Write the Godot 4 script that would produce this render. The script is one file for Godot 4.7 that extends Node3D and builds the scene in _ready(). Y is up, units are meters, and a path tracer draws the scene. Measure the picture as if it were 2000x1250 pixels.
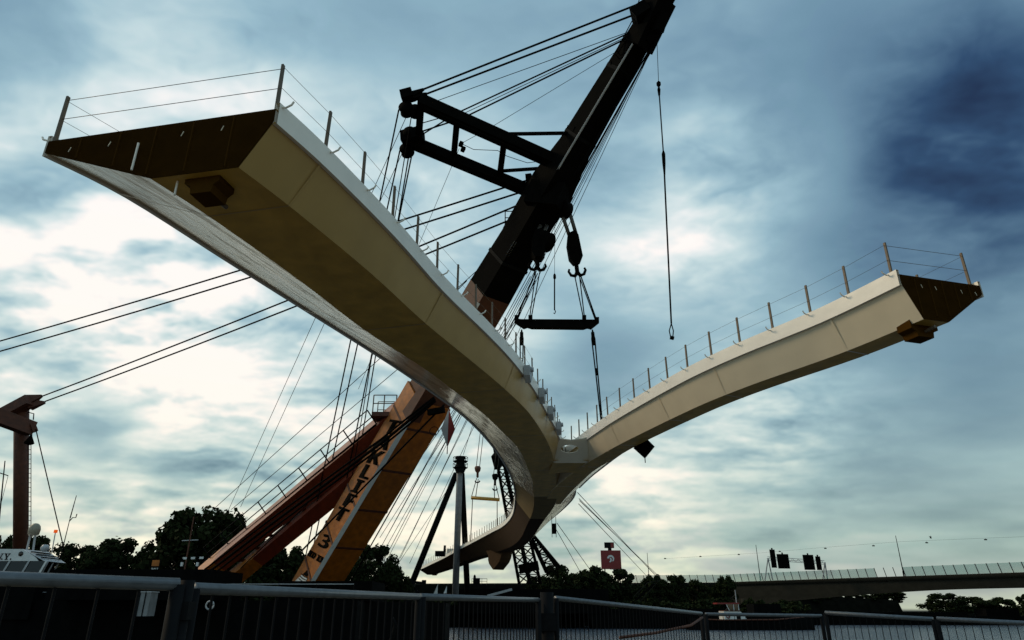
extends Node3D
# A forked white footbridge lifted by a floating sheerleg crane beside a quay, seen from behind the site fence on an overcast day.
# y is up, metres; the eye stands at (0, 1.6, 0) and looks along -z.

const WATER_Y := -1.6
const QUAY_Y := -0.2

var rng := RandomNumberGenerator.new()
var M := {}
var used := {}


# ---------------------------------------------------------------- naming helpers
func numbered(called: String) -> String:
	if not used.has(called):
		used[called] = 0
		return called
	used[called] += 1
	return "%s_%03d" % [called, used[called]]

func tag(o: Node, label: String, category: String, group := "", kind := "") -> Node:
	if label != "": o.set_meta("label", label)
	if category != "": o.set_meta("category", category)
	if group != "": o.set_meta("group", group)
	if kind != "": o.set_meta("kind", kind)
	return o

func thing(called: String, label: String, category: String, at := Vector3.ZERO, turn := 0.0, group := "") -> Node3D:
	var o := Node3D.new()
	o.name = numbered(called)
	add_child(o)
	o.position = at
	o.rotation.y = turn
	tag(o, label, category, group)
	return o

func origin_of(p: Node) -> Vector3:
	var v := Vector3.ZERO
	while p != self and p != null:
		v += (p as Node3D).position
		p = p.get_parent()
	return v

# commits a SurfaceTool whose points are world points
func obj(called: String, st: SurfaceTool, m: Material, parent: Node = self) -> MeshInstance3D:
	var o := MeshInstance3D.new()
	st.generate_normals()
	o.mesh = st.commit()
	o.material_override = m
	o.name = numbered(called) if parent == self else called
	parent.add_child(o, true)
	if parent != self:
		o.position = -origin_of(parent)
	return o

# commits a SurfaceTool whose points are local to the parent
func loc(called: String, st: SurfaceTool, m: Material, parent: Node) -> MeshInstance3D:
	st.generate_normals()
	return inst(called, st.commit(), m, parent, Transform3D())

func inst(called: String, mesh: Mesh, m: Material, parent: Node, t: Transform3D) -> MeshInstance3D:
	var o := MeshInstance3D.new()
	o.mesh = mesh
	o.material_override = m
	o.name = numbered(called) if parent == self else called
	parent.add_child(o, true)
	o.transform = t
	return o

func instw(called: String, mesh: Mesh, m: Material, parent: Node, t: Transform3D) -> MeshInstance3D:
	var off := origin_of(parent)
	t.origin -= off
	return inst(called, mesh, m, parent, t)

func struct(called: String, st: SurfaceTool, m: Material) -> MeshInstance3D:
	var o := obj(called, st, m)
	o.set_meta("kind", "structure")
	return o


# ---------------------------------------------------------------- shape helpers
func mb(smooth := false) -> SurfaceTool:
	var st := SurfaceTool.new()
	st.begin(Mesh.PRIMITIVE_TRIANGLES)
	st.set_smooth_group(0 if smooth else -1)
	return st

func quad(st: SurfaceTool, a: Vector3, b: Vector3, c: Vector3, d: Vector3, ua := Vector2.ZERO, ub := Vector2.RIGHT, uc := Vector2.ONE, ud := Vector2.DOWN) -> void:
	for k in [[a, ua], [b, ub], [c, uc], [a, ua], [c, uc], [d, ud]]:
		st.set_uv(k[1])
		st.add_vertex(k[0])

func tri(st: SurfaceTool, a: Vector3, b: Vector3, c: Vector3) -> void:
	for k in [a, b, c]:
		st.set_uv(Vector2(k.x, k.z))
		st.add_vertex(k)

# tapered four-sided beam from a to b; x and y are its cross axes, with half sizes at each end
func beam(st: SurfaceTool, a: Vector3, b: Vector3, x: Vector3, y: Vector3, wa: float, ha: float, wb := -1.0, hb := -1.0) -> void:
	if wb < 0: wb = wa
	if hb < 0: hb = ha
	var p := [a - x * wa - y * ha, a + x * wa - y * ha, a + x * wa + y * ha, a - x * wa + y * ha]
	var q := [b - x * wb - y * hb, b + x * wb - y * hb, b + x * wb + y * hb, b - x * wb + y * hb]
	var l := a.distance_to(b)
	var flip := x.cross(y).dot(b - a) < 0
	for k in 4:
		var n := (k + 1) % 4
		if flip: quad(st, p[k], p[n], q[n], q[k], Vector2(0, 0), Vector2(0, 1), Vector2(l, 1), Vector2(l, 0))
		else: quad(st, p[k], q[k], q[n], p[n], Vector2(0, 0), Vector2(l, 0), Vector2(l, 1), Vector2(0, 1))
	if flip:
		quad(st, p[3], p[2], p[1], p[0]); quad(st, q[0], q[1], q[2], q[3])
	else:
		quad(st, p[0], p[1], p[2], p[3]); quad(st, q[3], q[2], q[1], q[0])

func axes(d: Vector3, hint := Vector3.UP) -> Array:
	d = d.normalized()
	if absf(d.dot(hint)) > 0.98: hint = Vector3.RIGHT
	var x := d.cross(hint).normalized()
	return [x, x.cross(d).normalized()]

func bar(st: SurfaceTool, a: Vector3, b: Vector3, w: float, h: float, hint := Vector3.UP) -> void:
	var ax := axes(b - a, hint)
	beam(st, a, b, ax[0], ax[1], w / 2, h / 2)

func box(st: SurfaceTool, lo: Vector3, hi: Vector3) -> void:
	var m := (lo + hi) / 2
	var s := (hi - lo) / 2
	beam(st, Vector3(m.x, lo.y, m.z), Vector3(m.x, hi.y, m.z), Vector3.RIGHT, Vector3.BACK, s.x, s.z)

func tube(st: SurfaceTool, pts: Array, r: float, sides := 8, r2 := -1.0) -> void:
	if r2 < 0: r2 = r
	var rings := []
	var n := pts.size()
	var x := Vector3.ZERO
	for i in n:
		var d: Vector3 = (pts[mini(i + 1, n - 1)] - pts[maxi(i - 1, 0)]).normalized()
		if i == 0: x = axes(d)[0]
		x = (x - d * x.dot(d)).normalized()
		var y := d.cross(x)
		var rr := lerpf(r, r2, float(i) / maxi(n - 1, 1))
		var ring := []
		for k in sides:
			var t := TAU * k / sides
			ring.append(pts[i] + (x * cos(t) + y * sin(t)) * rr)
		rings.append(ring)
	for i in n - 1:
		for k in sides:
			var m := (k + 1) % sides
			quad(st, rings[i][k], rings[i + 1][k], rings[i + 1][m], rings[i][m], Vector2(0, i), Vector2(1, i), Vector2(1, i + 1), Vector2(0, i + 1))
	for k in range(1, sides - 1):
		tri(st, rings[0][0], rings[0][k], rings[0][k + 1])
		tri(st, rings[n - 1][0], rings[n - 1][k + 1], rings[n - 1][k])

# lathe about an axis from a along d: prof is [distance along, radius] pairs
func lathe(st: SurfaceTool, a: Vector3, d: Vector3, prof: Array, sides := 14) -> void:
	d = d.normalized()
	var ax := axes(d)
	for i in prof.size() - 1:
		for k in sides:
			var t0 := TAU * k / sides
			var t1 := TAU * (k + 1) / sides
			var r0: Vector3 = ax[0] * cos(t0) + ax[1] * sin(t0)
			var r1: Vector3 = ax[0] * cos(t1) + ax[1] * sin(t1)
			var p0: Vector3 = a + d * prof[i][0]
			var p1: Vector3 = a + d * prof[i + 1][0]
			quad(st, p0 + r0 * prof[i][1], p0 + r1 * prof[i][1], p1 + r1 * prof[i + 1][1], p1 + r0 * prof[i + 1][1])

# a flat plate with an outline in the plane of x and y about c, of thickness t along x cross y
func plate(st: SurfaceTool, c: Vector3, x: Vector3, y: Vector3, outline: PackedVector2Array, t: float) -> void:
	var z := x.cross(y).normalized() * (t / 2)
	var idx := Geometry2D.triangulate_polygon(outline)
	var ccw := not Geometry2D.is_polygon_clockwise(outline)
	for i in range(0, idx.size(), 3):
		var a := outline[idx[i]]
		var b := outline[idx[i + 1]]
		var e := outline[idx[i + 2]]
		if (b - a).cross(e - a) < 0:
			var h := b; b = e; e = h
		var pa := c + x * a.x + y * a.y
		var pb := c + x * b.x + y * b.y
		var pe := c + x * e.x + y * e.y
		tri(st, pa + z, pe + z, pb + z)
		tri(st, pa - z, pb - z, pe - z)
	for i in outline.size():
		var a := outline[i]
		var b := outline[(i + 1) % outline.size()]
		var pa := c + x * a.x + y * a.y
		var pb := c + x * b.x + y * b.y
		if ccw: quad(st, pa - z, pa + z, pb + z, pb - z)
		else: quad(st, pb - z, pb + z, pa + z, pa - z)

func sag(a: Vector3, b: Vector3, dip: float, n := 10) -> Array:
	var out := []
	for i in n + 1:
		var t := float(i) / n
		out.append(a.lerp(b, t) + Vector3.DOWN * dip * 4 * t * (1 - t))
	return out

func rope(called: String, a: Vector3, b: Vector3, r: float, parent: Node, m: Material = null, dip := 0.0) -> MeshInstance3D:
	var st := mb(true)
	tube(st, [a, b] if dip == 0.0 else sag(a, b, dip), r, 6)
	return obj(called, st, m if m else M.rope, parent)


# ---------------------------------------------------------------- materials
func noise_tex(seed_: int, freq: float, lo: Color, hi: Color, oct := 5, size := 256) -> NoiseTexture2D:
	var t := NoiseTexture2D.new()
	var n := FastNoiseLite.new()
	n.seed = seed_; n.frequency = freq; n.fractal_octaves = oct
	t.noise = n; t.width = size; t.height = size; t.seamless = true
	var g := Gradient.new()
	g.set_color(0, lo); g.set_color(1, hi)
	t.color_ramp = g
	return t

func normal_tex(seed_: int, freq: float, bump: float, oct := 4, size := 256) -> NoiseTexture2D:
	var t := NoiseTexture2D.new()
	var n := FastNoiseLite.new()
	n.seed = seed_; n.frequency = freq; n.fractal_octaves = oct
	t.noise = n; t.width = size; t.height = size; t.seamless = true
	t.as_normal_map = true; t.bump_strength = bump
	return t

func lin(r: float, g: float, b: float) -> Color:
	return Color(r, g, b).linear_to_srgb()

func mat(r: float, g: float, b: float, rough := 0.6, metal := 0.0, vary := 0.25, scale := 0.6, seed_ := 1) -> StandardMaterial3D:
	var m := StandardMaterial3D.new()
	m.roughness = rough
	m.metallic = metal
	if vary > 0:
		m.albedo_texture = noise_tex(seed_, 0.012, lin(r * (1 - vary), g * (1 - vary), b * (1 - vary)), lin(minf(r * (1 + vary), 1), minf(g * (1 + vary), 1), minf(b * (1 + vary), 1)), 6)
		m.uv1_triplanar = true
		m.uv1_world_triplanar = true
		m.uv1_scale = Vector3.ONE * scale
	else:
		m.albedo_color = lin(r, g, b)
	if maxf(r, g) < 0.06: m.metallic_specular = 0.12
	return m

func make_materials() -> void:
	M.paint = mat(0.6, 0.36, 0.075, 0.4, 0.0, 0.2, 0.3, 3)           # bridge paint on the soffit; shade and warm bounce put into the colour
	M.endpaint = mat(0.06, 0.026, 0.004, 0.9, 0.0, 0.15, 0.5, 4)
	M.web = mat(0.82, 0.69, 0.5, 0.3, 0.0, 0.08, 0.22, 3)  # lighter copy of the one bridge paint; light put into the colour
	M.spine_web = mat(0.46, 0.29, 0.095, 0.35, 0.0, 0.1, 0.22, 3)  # darker copy of the same web paint; shade put into the colour
	M.mid = mat(0.24, 0.15, 0.04, 0.8, 0.0, 0.2, 0.3, 43)  # half-dark step towards the far span, shading put into the colour
	M.stem = mat(0.055, 0.03, 0.014, 0.85, 0.0, 0.2, 0.3, 40)  # back-lit shade of the far span, put into the colour
	M.gusset = mat(0.9, 0.83, 0.68, 0.4, 0.0, 0.05, 0.5, 42)  # whiter copy of the bridge paint, with light put into the colour
	M.outer = mat(0.66, 0.5, 0.33, 0.26, 0.0, 0.45, 0.22, 6)         # glossy outer web; pale streaks paint light off the water
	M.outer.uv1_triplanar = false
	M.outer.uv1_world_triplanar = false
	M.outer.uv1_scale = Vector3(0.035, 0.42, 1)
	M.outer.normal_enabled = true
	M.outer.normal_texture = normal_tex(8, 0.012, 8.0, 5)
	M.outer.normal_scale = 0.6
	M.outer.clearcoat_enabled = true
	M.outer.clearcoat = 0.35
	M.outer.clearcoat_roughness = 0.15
	M.fascia = mat(0.85, 0.78, 0.69, 0.4, 0.0, 0.07, 0.4, 5)
	M.galv = mat(0.12, 0.085, 0.055, 0.6, 0.2, 0.2, 2.0, 7)
	M.wire = mat(0.08, 0.07, 0.06, 0.5, 0.4, 0.0)
	M.black = mat(0.004, 0.0035, 0.003, 0.9, 0.0, 0.35, 0.4, 9)
	M.rope = mat(0.004, 0.004, 0.004, 0.8, 0.0, 0.0)
	M.orange = mat(0.42, 0.12, 0.007, 0.55, 0.0, 0.45, 0.5, 11)
	M.red = mat(0.19, 0.028, 0.007, 0.55, 0.0, 0.3, 0.3, 12)
	M.rust = mat(0.095, 0.026, 0.01, 0.7, 0.0, 0.4, 0.5, 13)
	M.white = mat(0.7, 0.7, 0.68, 0.45, 0.0, 0.1, 0.7, 14)
	M.grey = mat(0.4, 0.41, 0.42, 0.5, 0.0, 0.15, 0.5, 15)
	M.column = mat(0.2, 0.205, 0.21, 0.5, 0.0, 0.2, 0.5, 44)
	M.dome = mat(0.3, 0.26, 0.19, 0.5, 0.0, 0.1, 1.0, 45)
	M.dark = mat(0.008, 0.0085, 0.009, 0.7, 0.0, 0.3, 0.5, 16)
	M.hull = mat(0.004, 0.004, 0.004, 0.9, 0.0, 0.3, 0.3, 17)
	M.signred = mat(0.22, 0.012, 0.01, 0.5, 0.0, 0.08, 0.5, 18)
	M.yellow = mat(0.5, 0.26, 0.04, 0.5, 0.0, 0.2, 0.6, 19)
	M.concrete = mat(0.03, 0.028, 0.022, 0.85, 0.0, 0.25, 0.15, 20)
	M.zinc = mat(0.11, 0.12, 0.135, 0.42, 0.3, 0.3, 6.0, 21)
	M.bars = mat(0.01, 0.01, 0.011, 0.7, 0.0, 0.2, 3.0, 22)
	M.bark = mat(0.06, 0.045, 0.03, 0.9, 0.0, 0.3, 1.0, 23)
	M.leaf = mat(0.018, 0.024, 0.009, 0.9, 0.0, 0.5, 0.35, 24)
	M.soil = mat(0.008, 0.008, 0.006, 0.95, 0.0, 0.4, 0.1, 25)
	M.pave = mat(0.1, 0.08, 0.05, 0.9, 0.0, 0.3, 0.5, 26)
	M.stem.metallic_specular = 0.2
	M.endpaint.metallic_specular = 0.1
	for k in [M.paint, M.web, M.spine_web, M.mid, M.fascia]:             # the plates are never quite flat
		k.normal_enabled = true
		k.normal_texture = normal_tex(52, 0.008, 6.0, 3)
		k.normal_scale = 0.16
	M.paint.metallic_specular = 0.3
	M.gusset.metallic_specular = 0.2
	M.pave.normal_enabled = true
	M.pave.normal_texture = normal_tex(41, 0.05, 4.0)
	M.tyre = mat(0.01, 0.01, 0.01, 0.9, 0.0, 0.0)
	var g := StandardMaterial3D.new()                                   # dark window glass
	g.albedo_color = Color(0.03, 0.04, 0.05); g.roughness = 0.05; g.metallic = 0.0
	M.glass = g
	var p := StandardMaterial3D.new()                                   # greenish noise-barrier glass
	p.albedo_color = Color(0.55, 0.75, 0.72, 0.36); p.transparency = BaseMaterial3D.TRANSPARENCY_ALPHA; p.roughness = 0.1
	M.pane = p
	var w := StandardMaterial3D.new()
	w.albedo_color = lin(0.045, 0.06, 0.085); w.roughness = 0.15
	w.normal_enabled = true
	w.normal_texture = normal_tex(31, 0.03, 9.0, 5, 512)
	w.normal_scale = 2.2
	w.uv1_triplanar = true; w.uv1_world_triplanar = true
	w.uv1_scale = Vector3(0.12, 0.12, 0.12)
	M.water = w
	var l := StandardMaterial3D.new()
	l.albedo_color = Color(1.0, 0.45, 0.1); l.emission_enabled = true; l.emission = Color(1.0, 0.35, 0.05); l.emission_energy_multiplier = 0.5
	M.amber = l


# ---------------------------------------------------------------- sky
func ramp(v: float) -> Color:
	var s := [[0.0, Color8(32, 56, 88)], [0.2, Color8(46, 80, 116)], [0.35, Color8(76, 114, 145)], [0.5, Color8(112, 153, 178)], [0.65, Color8(150, 190, 208)], [0.8, Color8(194, 222, 230)], [0.92, Color8(230, 242, 246)], [1.0, Color8(254, 253, 253)]]
	v = clampf(v, 0, 1)
	for i in s.size() - 1:
		if v <= s[i + 1][0]:
			return s[i][1].lerp(s[i + 1][1], (v - s[i][0]) / (s[i + 1][0] - s[i][0]))
	return s[s.size() - 1][1]

func make_sky() -> PanoramaSkyMaterial:
	var W := 3072
	var HH := 1536
	# cloud banks: direction, angular size, lift or drop in brightness
	var banks := [
		[Vector3(-0.557, 0.597, -0.577), 0.14, -0.1], [Vector3(-0.215, 0.567, -0.795), 0.16, 0.08], [Vector3(-0.431, 0.593, -0.680), 0.16, 0.12], [Vector3(-0.562, 0.448, -0.695), 0.05, -0.24], [Vector3(-0.501, 0.444, -0.742), 0.05, -0.22], [Vector3(-0.591, 0.367, -0.718), 0.15, 0.36],
		[Vector3(-0.484, 0.416, -0.770), 0.1, 0.16], [Vector3(-0.237, 0.685, -0.689), 0.13, -0.1], [Vector3(-0.048, 0.718, -0.694), 0.15, -0.07], [Vector3(-0.377, 0.499, -0.781), 0.2, 0.1], [Vector3(0.184, 0.454, -0.872), 0.07, 0.17],
		[Vector3(0.300, 0.554, -0.777), 0.13, 0.12], [Vector3(0.287, 0.442, -0.850), 0.09, 0.1], [Vector3(0.148, 0.342, -0.928), 0.09, -0.14], [Vector3(0.274, 0.366, -0.889), 0.07, -0.1], [Vector3(0.248, 0.562, -0.789), 0.07, 0.1], [Vector3(0.388, 0.637, -0.666), 0.14, -0.12], [Vector3(0.575, 0.538, -0.617), 0.09, -0.1], [Vector3(0.539, 0.513, -0.668), 0.13, -0.13], [Vector3(0.491, 0.511, -0.706), 0.06, -0.12], [Vector3(0.504, 0.572, -0.647), 0.07, -0.07], [Vector3(-0.510, 0.458, -0.728), 0.05, 0.14], [Vector3(-0.404, 0.407, -0.819), 0.07, 0.2], [Vector3(-0.287, 0.331, -0.899), 0.06, 0.12], [Vector3(0.348, 0.231, -0.909), 0.08, 0.1], [Vector3(0.410, 0.372, -0.833), 0.05, 0.08], [Vector3(-0.372, 0.144, -0.917), 0.2, 0.08],
		[Vector3(0.591, 0.468, -0.657), 0.09, -0.2], [Vector3(0.540, 0.605, -0.585), 0.12, -0.14], [Vector3(0.443, 0.399, -0.803), 0.1, -0.17], [Vector3(0.361, 0.461, -0.810), 0.08, -0.06], [Vector3(0.592, 0.362, -0.721), 0.12, -0.12],
		[Vector3(0.173, 0.180, -0.968), 0.1, 0.18], [Vector3(0.349, 0.251, -0.903), 0.11, 0.12], [Vector3(0.561, 0.071, -0.825), 0.22, -0.06], [Vector3(0.423, 0.054, -0.905), 0.16, -0.04], [Vector3(0.547, 0.212, -0.810), 0.1, -0.05], [Vector3(0.290, 0.121, -0.949), 0.1, -0.02],
		[Vector3(-0.514, 0.202, -0.834), 0.05, -0.17], [Vector3(-0.441, 0.165, -0.882), 0.03, -0.24], [Vector3(-0.326, 0.346, -0.880), 0.07, -0.07], [Vector3(-0.281, 0.169, -0.945), 0.15, 0.12], [Vector3(-0.526, 0.131, -0.840), 0.12, 0.1], [Vector3(-0.087, 0.154, -0.984), 0.12, 0.14],
		[Vector3(-0.438, 0.311, -0.844), 0.08, 0.16], [Vector3(-0.219, 0.425, -0.878), 0.2, 0.1]]
	var cw := 512
	var ch := 256
	var coarse := PackedFloat32Array()
	coarse.resize(cw * ch)
	for j in ch:
		var el := PI / 2 - (j + 0.5) / ch * PI
		if el < -0.1: continue
		for i in cw:
			var az := wrapf((i + 0.5) / cw * TAU, -PI, PI)
			var d := Vector3(sin(az) * cos(el), sin(el), -cos(az) * cos(el))
			var v := 0.0
			if absf(az) < 1.3:
				for b in banks:
					var q: float = (1 - d.dot(b[0])) * 2 / (b[1] * b[1])
					if q < 6.0: v += b[2] * exp(-q)
			coarse[j * cw + i] = v
	var big := FastNoiseLite.new()
	big.seed = 5; big.frequency = 1.0; big.fractal_octaves = 6; big.fractal_gain = 0.52
	var wisp := FastNoiseLite.new()
	wisp.seed = 77; wisp.frequency = 1.0; wisp.fractal_octaves = 5; wisp.fractal_gain = 0.58
	var lut := []
	for k in 257: lut.append(ramp(k / 256.0))
	var data := PackedByteArray()
	data.resize(W * HH * 3)
	var at := 0
	for j in HH:
		var el := PI / 2 - (j + 0.5) / HH * PI
		var se := sin(el)
		var ce := cos(el)
		if el < -0.06:
			for i in W:
				data[at] = 52; data[at + 1] = 58; data[at + 2] = 60
				at += 3
			continue
		var gy := clampf((j + 0.5) / HH * ch - 0.5, 0, ch - 1.001)
		var gj := int(gy)
		var fy := gy - gj
		var up := maxf(se, 0.0) + 0.16
		var low := exp(-maxf(se, 0.0) / 0.16)
		for i in W:
			var az := (i + 0.5) / W * TAU
			var dx := sin(az) * ce
			var dz := -cos(az) * ce
			var gx := (i + 0.5) / W * cw - 0.5
			if gx < 0: gx += cw
			var gi := int(gx)
			var fx := gx - gi
			var g2 := (gi + 1) % cw
			gi = gi % cw
			var a := lerpf(coarse[gj * cw + gi], coarse[gj * cw + g2], fx)
			var b := lerpf(coarse[(gj + 1) * cw + gi], coarse[(gj + 1) * cw + g2], fx)
			var bank := lerpf(a, b, fy)
			var px := dx / up
			var pz := dz / up
			var n1 := big.get_noise_3d(px * 0.85, pz * 1.1, 3.0)
			var n2 := wisp.get_noise_3d(px * 2.6 + n1 * 0.8, pz * 3.4, 9.0 + n1)
			var v := 0.6 + bank * (1.0 + n2 * 1.1 + n1 * 0.9) + n1 * 0.22 + n2 * (0.13 - low * 0.04) + low * 0.2
			var c: Color = lut[clampi(int(v * 256.0), 0, 256)]
			var k := low * 0.75
			data[at] = clampi(int(c.r * 255.0 + k * 30.0 + 4.0), 0, 255)
			data[at + 1] = clampi(int(c.g * 255.0 - 2.0 + k * 5.0), 0, 255)
			data[at + 2] = clampi(int(c.b * 255.0 - k * 46.0 - 4.0), 0, 255)
			at += 3
	var m := PanoramaSkyMaterial.new()
	m.panorama = ImageTexture.create_from_image(Image.create_from_data(W, HH, false, Image.FORMAT_RGB8, data))
	return m


# ---------------------------------------------------------------- the footbridge
# stations: right edge x, z; left edge x, z; deck height; depth; offsets of the two lower corners from the right edge
const SPINE := [
	[-4.65, -10.78, -9.78, -11.8, 10.7, 1.3, 0.6, 2.5], [-4.02, -12.3, -8.85, -13.4, 10.7, 1.3, 0.6, 2.5], [-3.03, -15.2, -7.75, -16.5, 10.7, 1.3, 0.55, 2.5], [-2.08, -18.48, -6.6, -19.7, 10.7, 1.3, 0.5, 2.48],
	[-0.89, -21.9, -5.35, -23.15, 10.7, 1.3, 0.48, 2.36], [0.0, -24.72, -4.4, -25.9, 10.7, 1.3, 0.4, 2.34], [0.9, -28.25, -3.36, -29.2, 10.7, 1.3, 0.25, 2.2], [1.6, -31.85, -2.4, -32.6, 10.7, 1.3, 0.2, 2.05],
	[2.32, -35.6, -1.65, -36.2, 10.7, 1.32, 0.3, 1.95], [2.95, -40.0, -1.0, -40.5, 10.72, 1.36, 0.45, 2.1], [3.6, -44.5, -0.5, -45.0, 10.78, 1.42, 0.8, 2.3], [4.4, -49.5, -0.1, -50.0, 10.9, 1.5, 1.2, 2.9],
	[5.15, -56.0, 0.2, -56.3, 11.05, 1.7, 1.7, 3.4], [5.55, -65.0, 0.3, -65.0, 11.3, 2.0, 2.5, 3.9], [4.7, -80.3, 0.05, -78.5, 11.6, 2.4, 2.4, 3.8], [3.6, -94.5, -1.1, -92.5, 12.0, 2.6, 2.0, 3.6],
	[1.6, -106.5, -3.0, -103.8, 12.3, 2.6, 1.0, 3.2], [-1.3, -117.5, -5.75, -114.5, 12.1, 2.3, 1.0, 3.0], [-4.7, -128.0, -8.93, -125.1, 11.7, 1.9, 0.9, 2.8], [-8.4, -138.5, -12.5, -135.7, 11.0, 1.6, 0.8, 2.6],
	[-12.9, -151.2, -16.84, -148.7, 10.4, 1.4, 0.8, 2.4], [-16.6, -162.0, -20.4, -160.0, 10.0, 1.3, 0.8, 2.4]]
const BRANCH := [   # left (inner) edge first: the walkers' arm that leaves the spine to the right
	[11.38, -17.97, 14.25, -18.75, 10.69, 1.38, 0.5, 1.4], [10.27, -20.78, 13.0, -22.0, 10.69, 1.38, 0.5, 1.4], [8.62, -23.85, 11.25, -25.35, 10.69, 1.38, 0.5, 1.4], [7.5, -26.3, 10.25, -27.6, 10.69, 1.38, 0.5, 1.4],
	[6.72, -28.5, 9.55, -29.5, 10.69, 1.38, 0.5, 1.4], [5.9, -31.1, 8.8, -31.95, 10.69, 1.38, 0.5, 1.4], [5.02, -34.2, 7.95, -35.0, 10.69, 1.38, 0.45, 1.4], [4.25, -37.5, 7.2, -38.3, 10.69, 1.38, 0.4, 1.45],
	[3.5, -41.0, 6.6, -41.9, 10.71, 1.4, 0.4, 1.5], [2.9, -45.0, 6.15, -45.9, 10.77, 1.46, 0.4, 1.7], [2.3, -50.0, 5.75, -50.6, 10.89, 1.54, 0.5, 1.9], [2.0, -56.0, 5.45, -56.3, 11.04, 1.64, 0.6, 1.9]]

func catmull(a: float, b: float, c: float, d: float, t: float) -> float:
	return 0.5 * (2 * b + (c - a) * t + (2 * a - 5 * b + 4 * c - d) * t * t + (3 * b - a - 3 * c + d) * t * t * t)

# section at a fractional station: [edge0 top, edge1 top, lower corner 0, lower corner 1, outward at edge 0, outward at edge 1]
func section(tab: Array, s: float) -> Array:
	var n := tab.size()
	var i := clampi(int(s), 0, n - 2)
	var t := s - i
	var v := []
	for k in 8: v.append(catmull(tab[maxi(i - 1, 0)][k], tab[i][k], tab[i + 1][k], tab[mini(i + 2, n - 1)][k], t))
	var a := Vector3(v[0], v[4], v[1])
	var b := Vector3(v[2], v[4], v[3])
	var x := (b - a).normalized()
	var c0: Vector3 = a + x * v[6] + Vector3.DOWN * v[5]
	var c1: Vector3 = a + x * v[7] + Vector3.DOWN * v[5]
	return [a, b, c0, c1, -x, x]

func strip(rows: Array, flip: bool, st: SurfaceTool = null) -> SurfaceTool:
	if st == null: st = mb(true)
	var dist := 0.0
	for i in rows.size() - 1:
		var nd: float = dist + rows[i][0].distance_to(rows[i + 1][0])
		var w: float = rows[i][0].distance_to(rows[i][1])
		var a: Vector3 = rows[i][0]
		var b: Vector3 = rows[i][1]
		var c: Vector3 = rows[i + 1][1]
		var d: Vector3 = rows[i + 1][0]
		if flip: quad(st, a, d, c, b, Vector2(dist, 0), Vector2(nd, 0), Vector2(nd, w), Vector2(dist, w))
		else: quad(st, a, b, c, d, Vector2(dist, 0), Vector2(dist, w), Vector2(nd, w), Vector2(nd, 0))
		dist = nd
	return st

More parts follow.
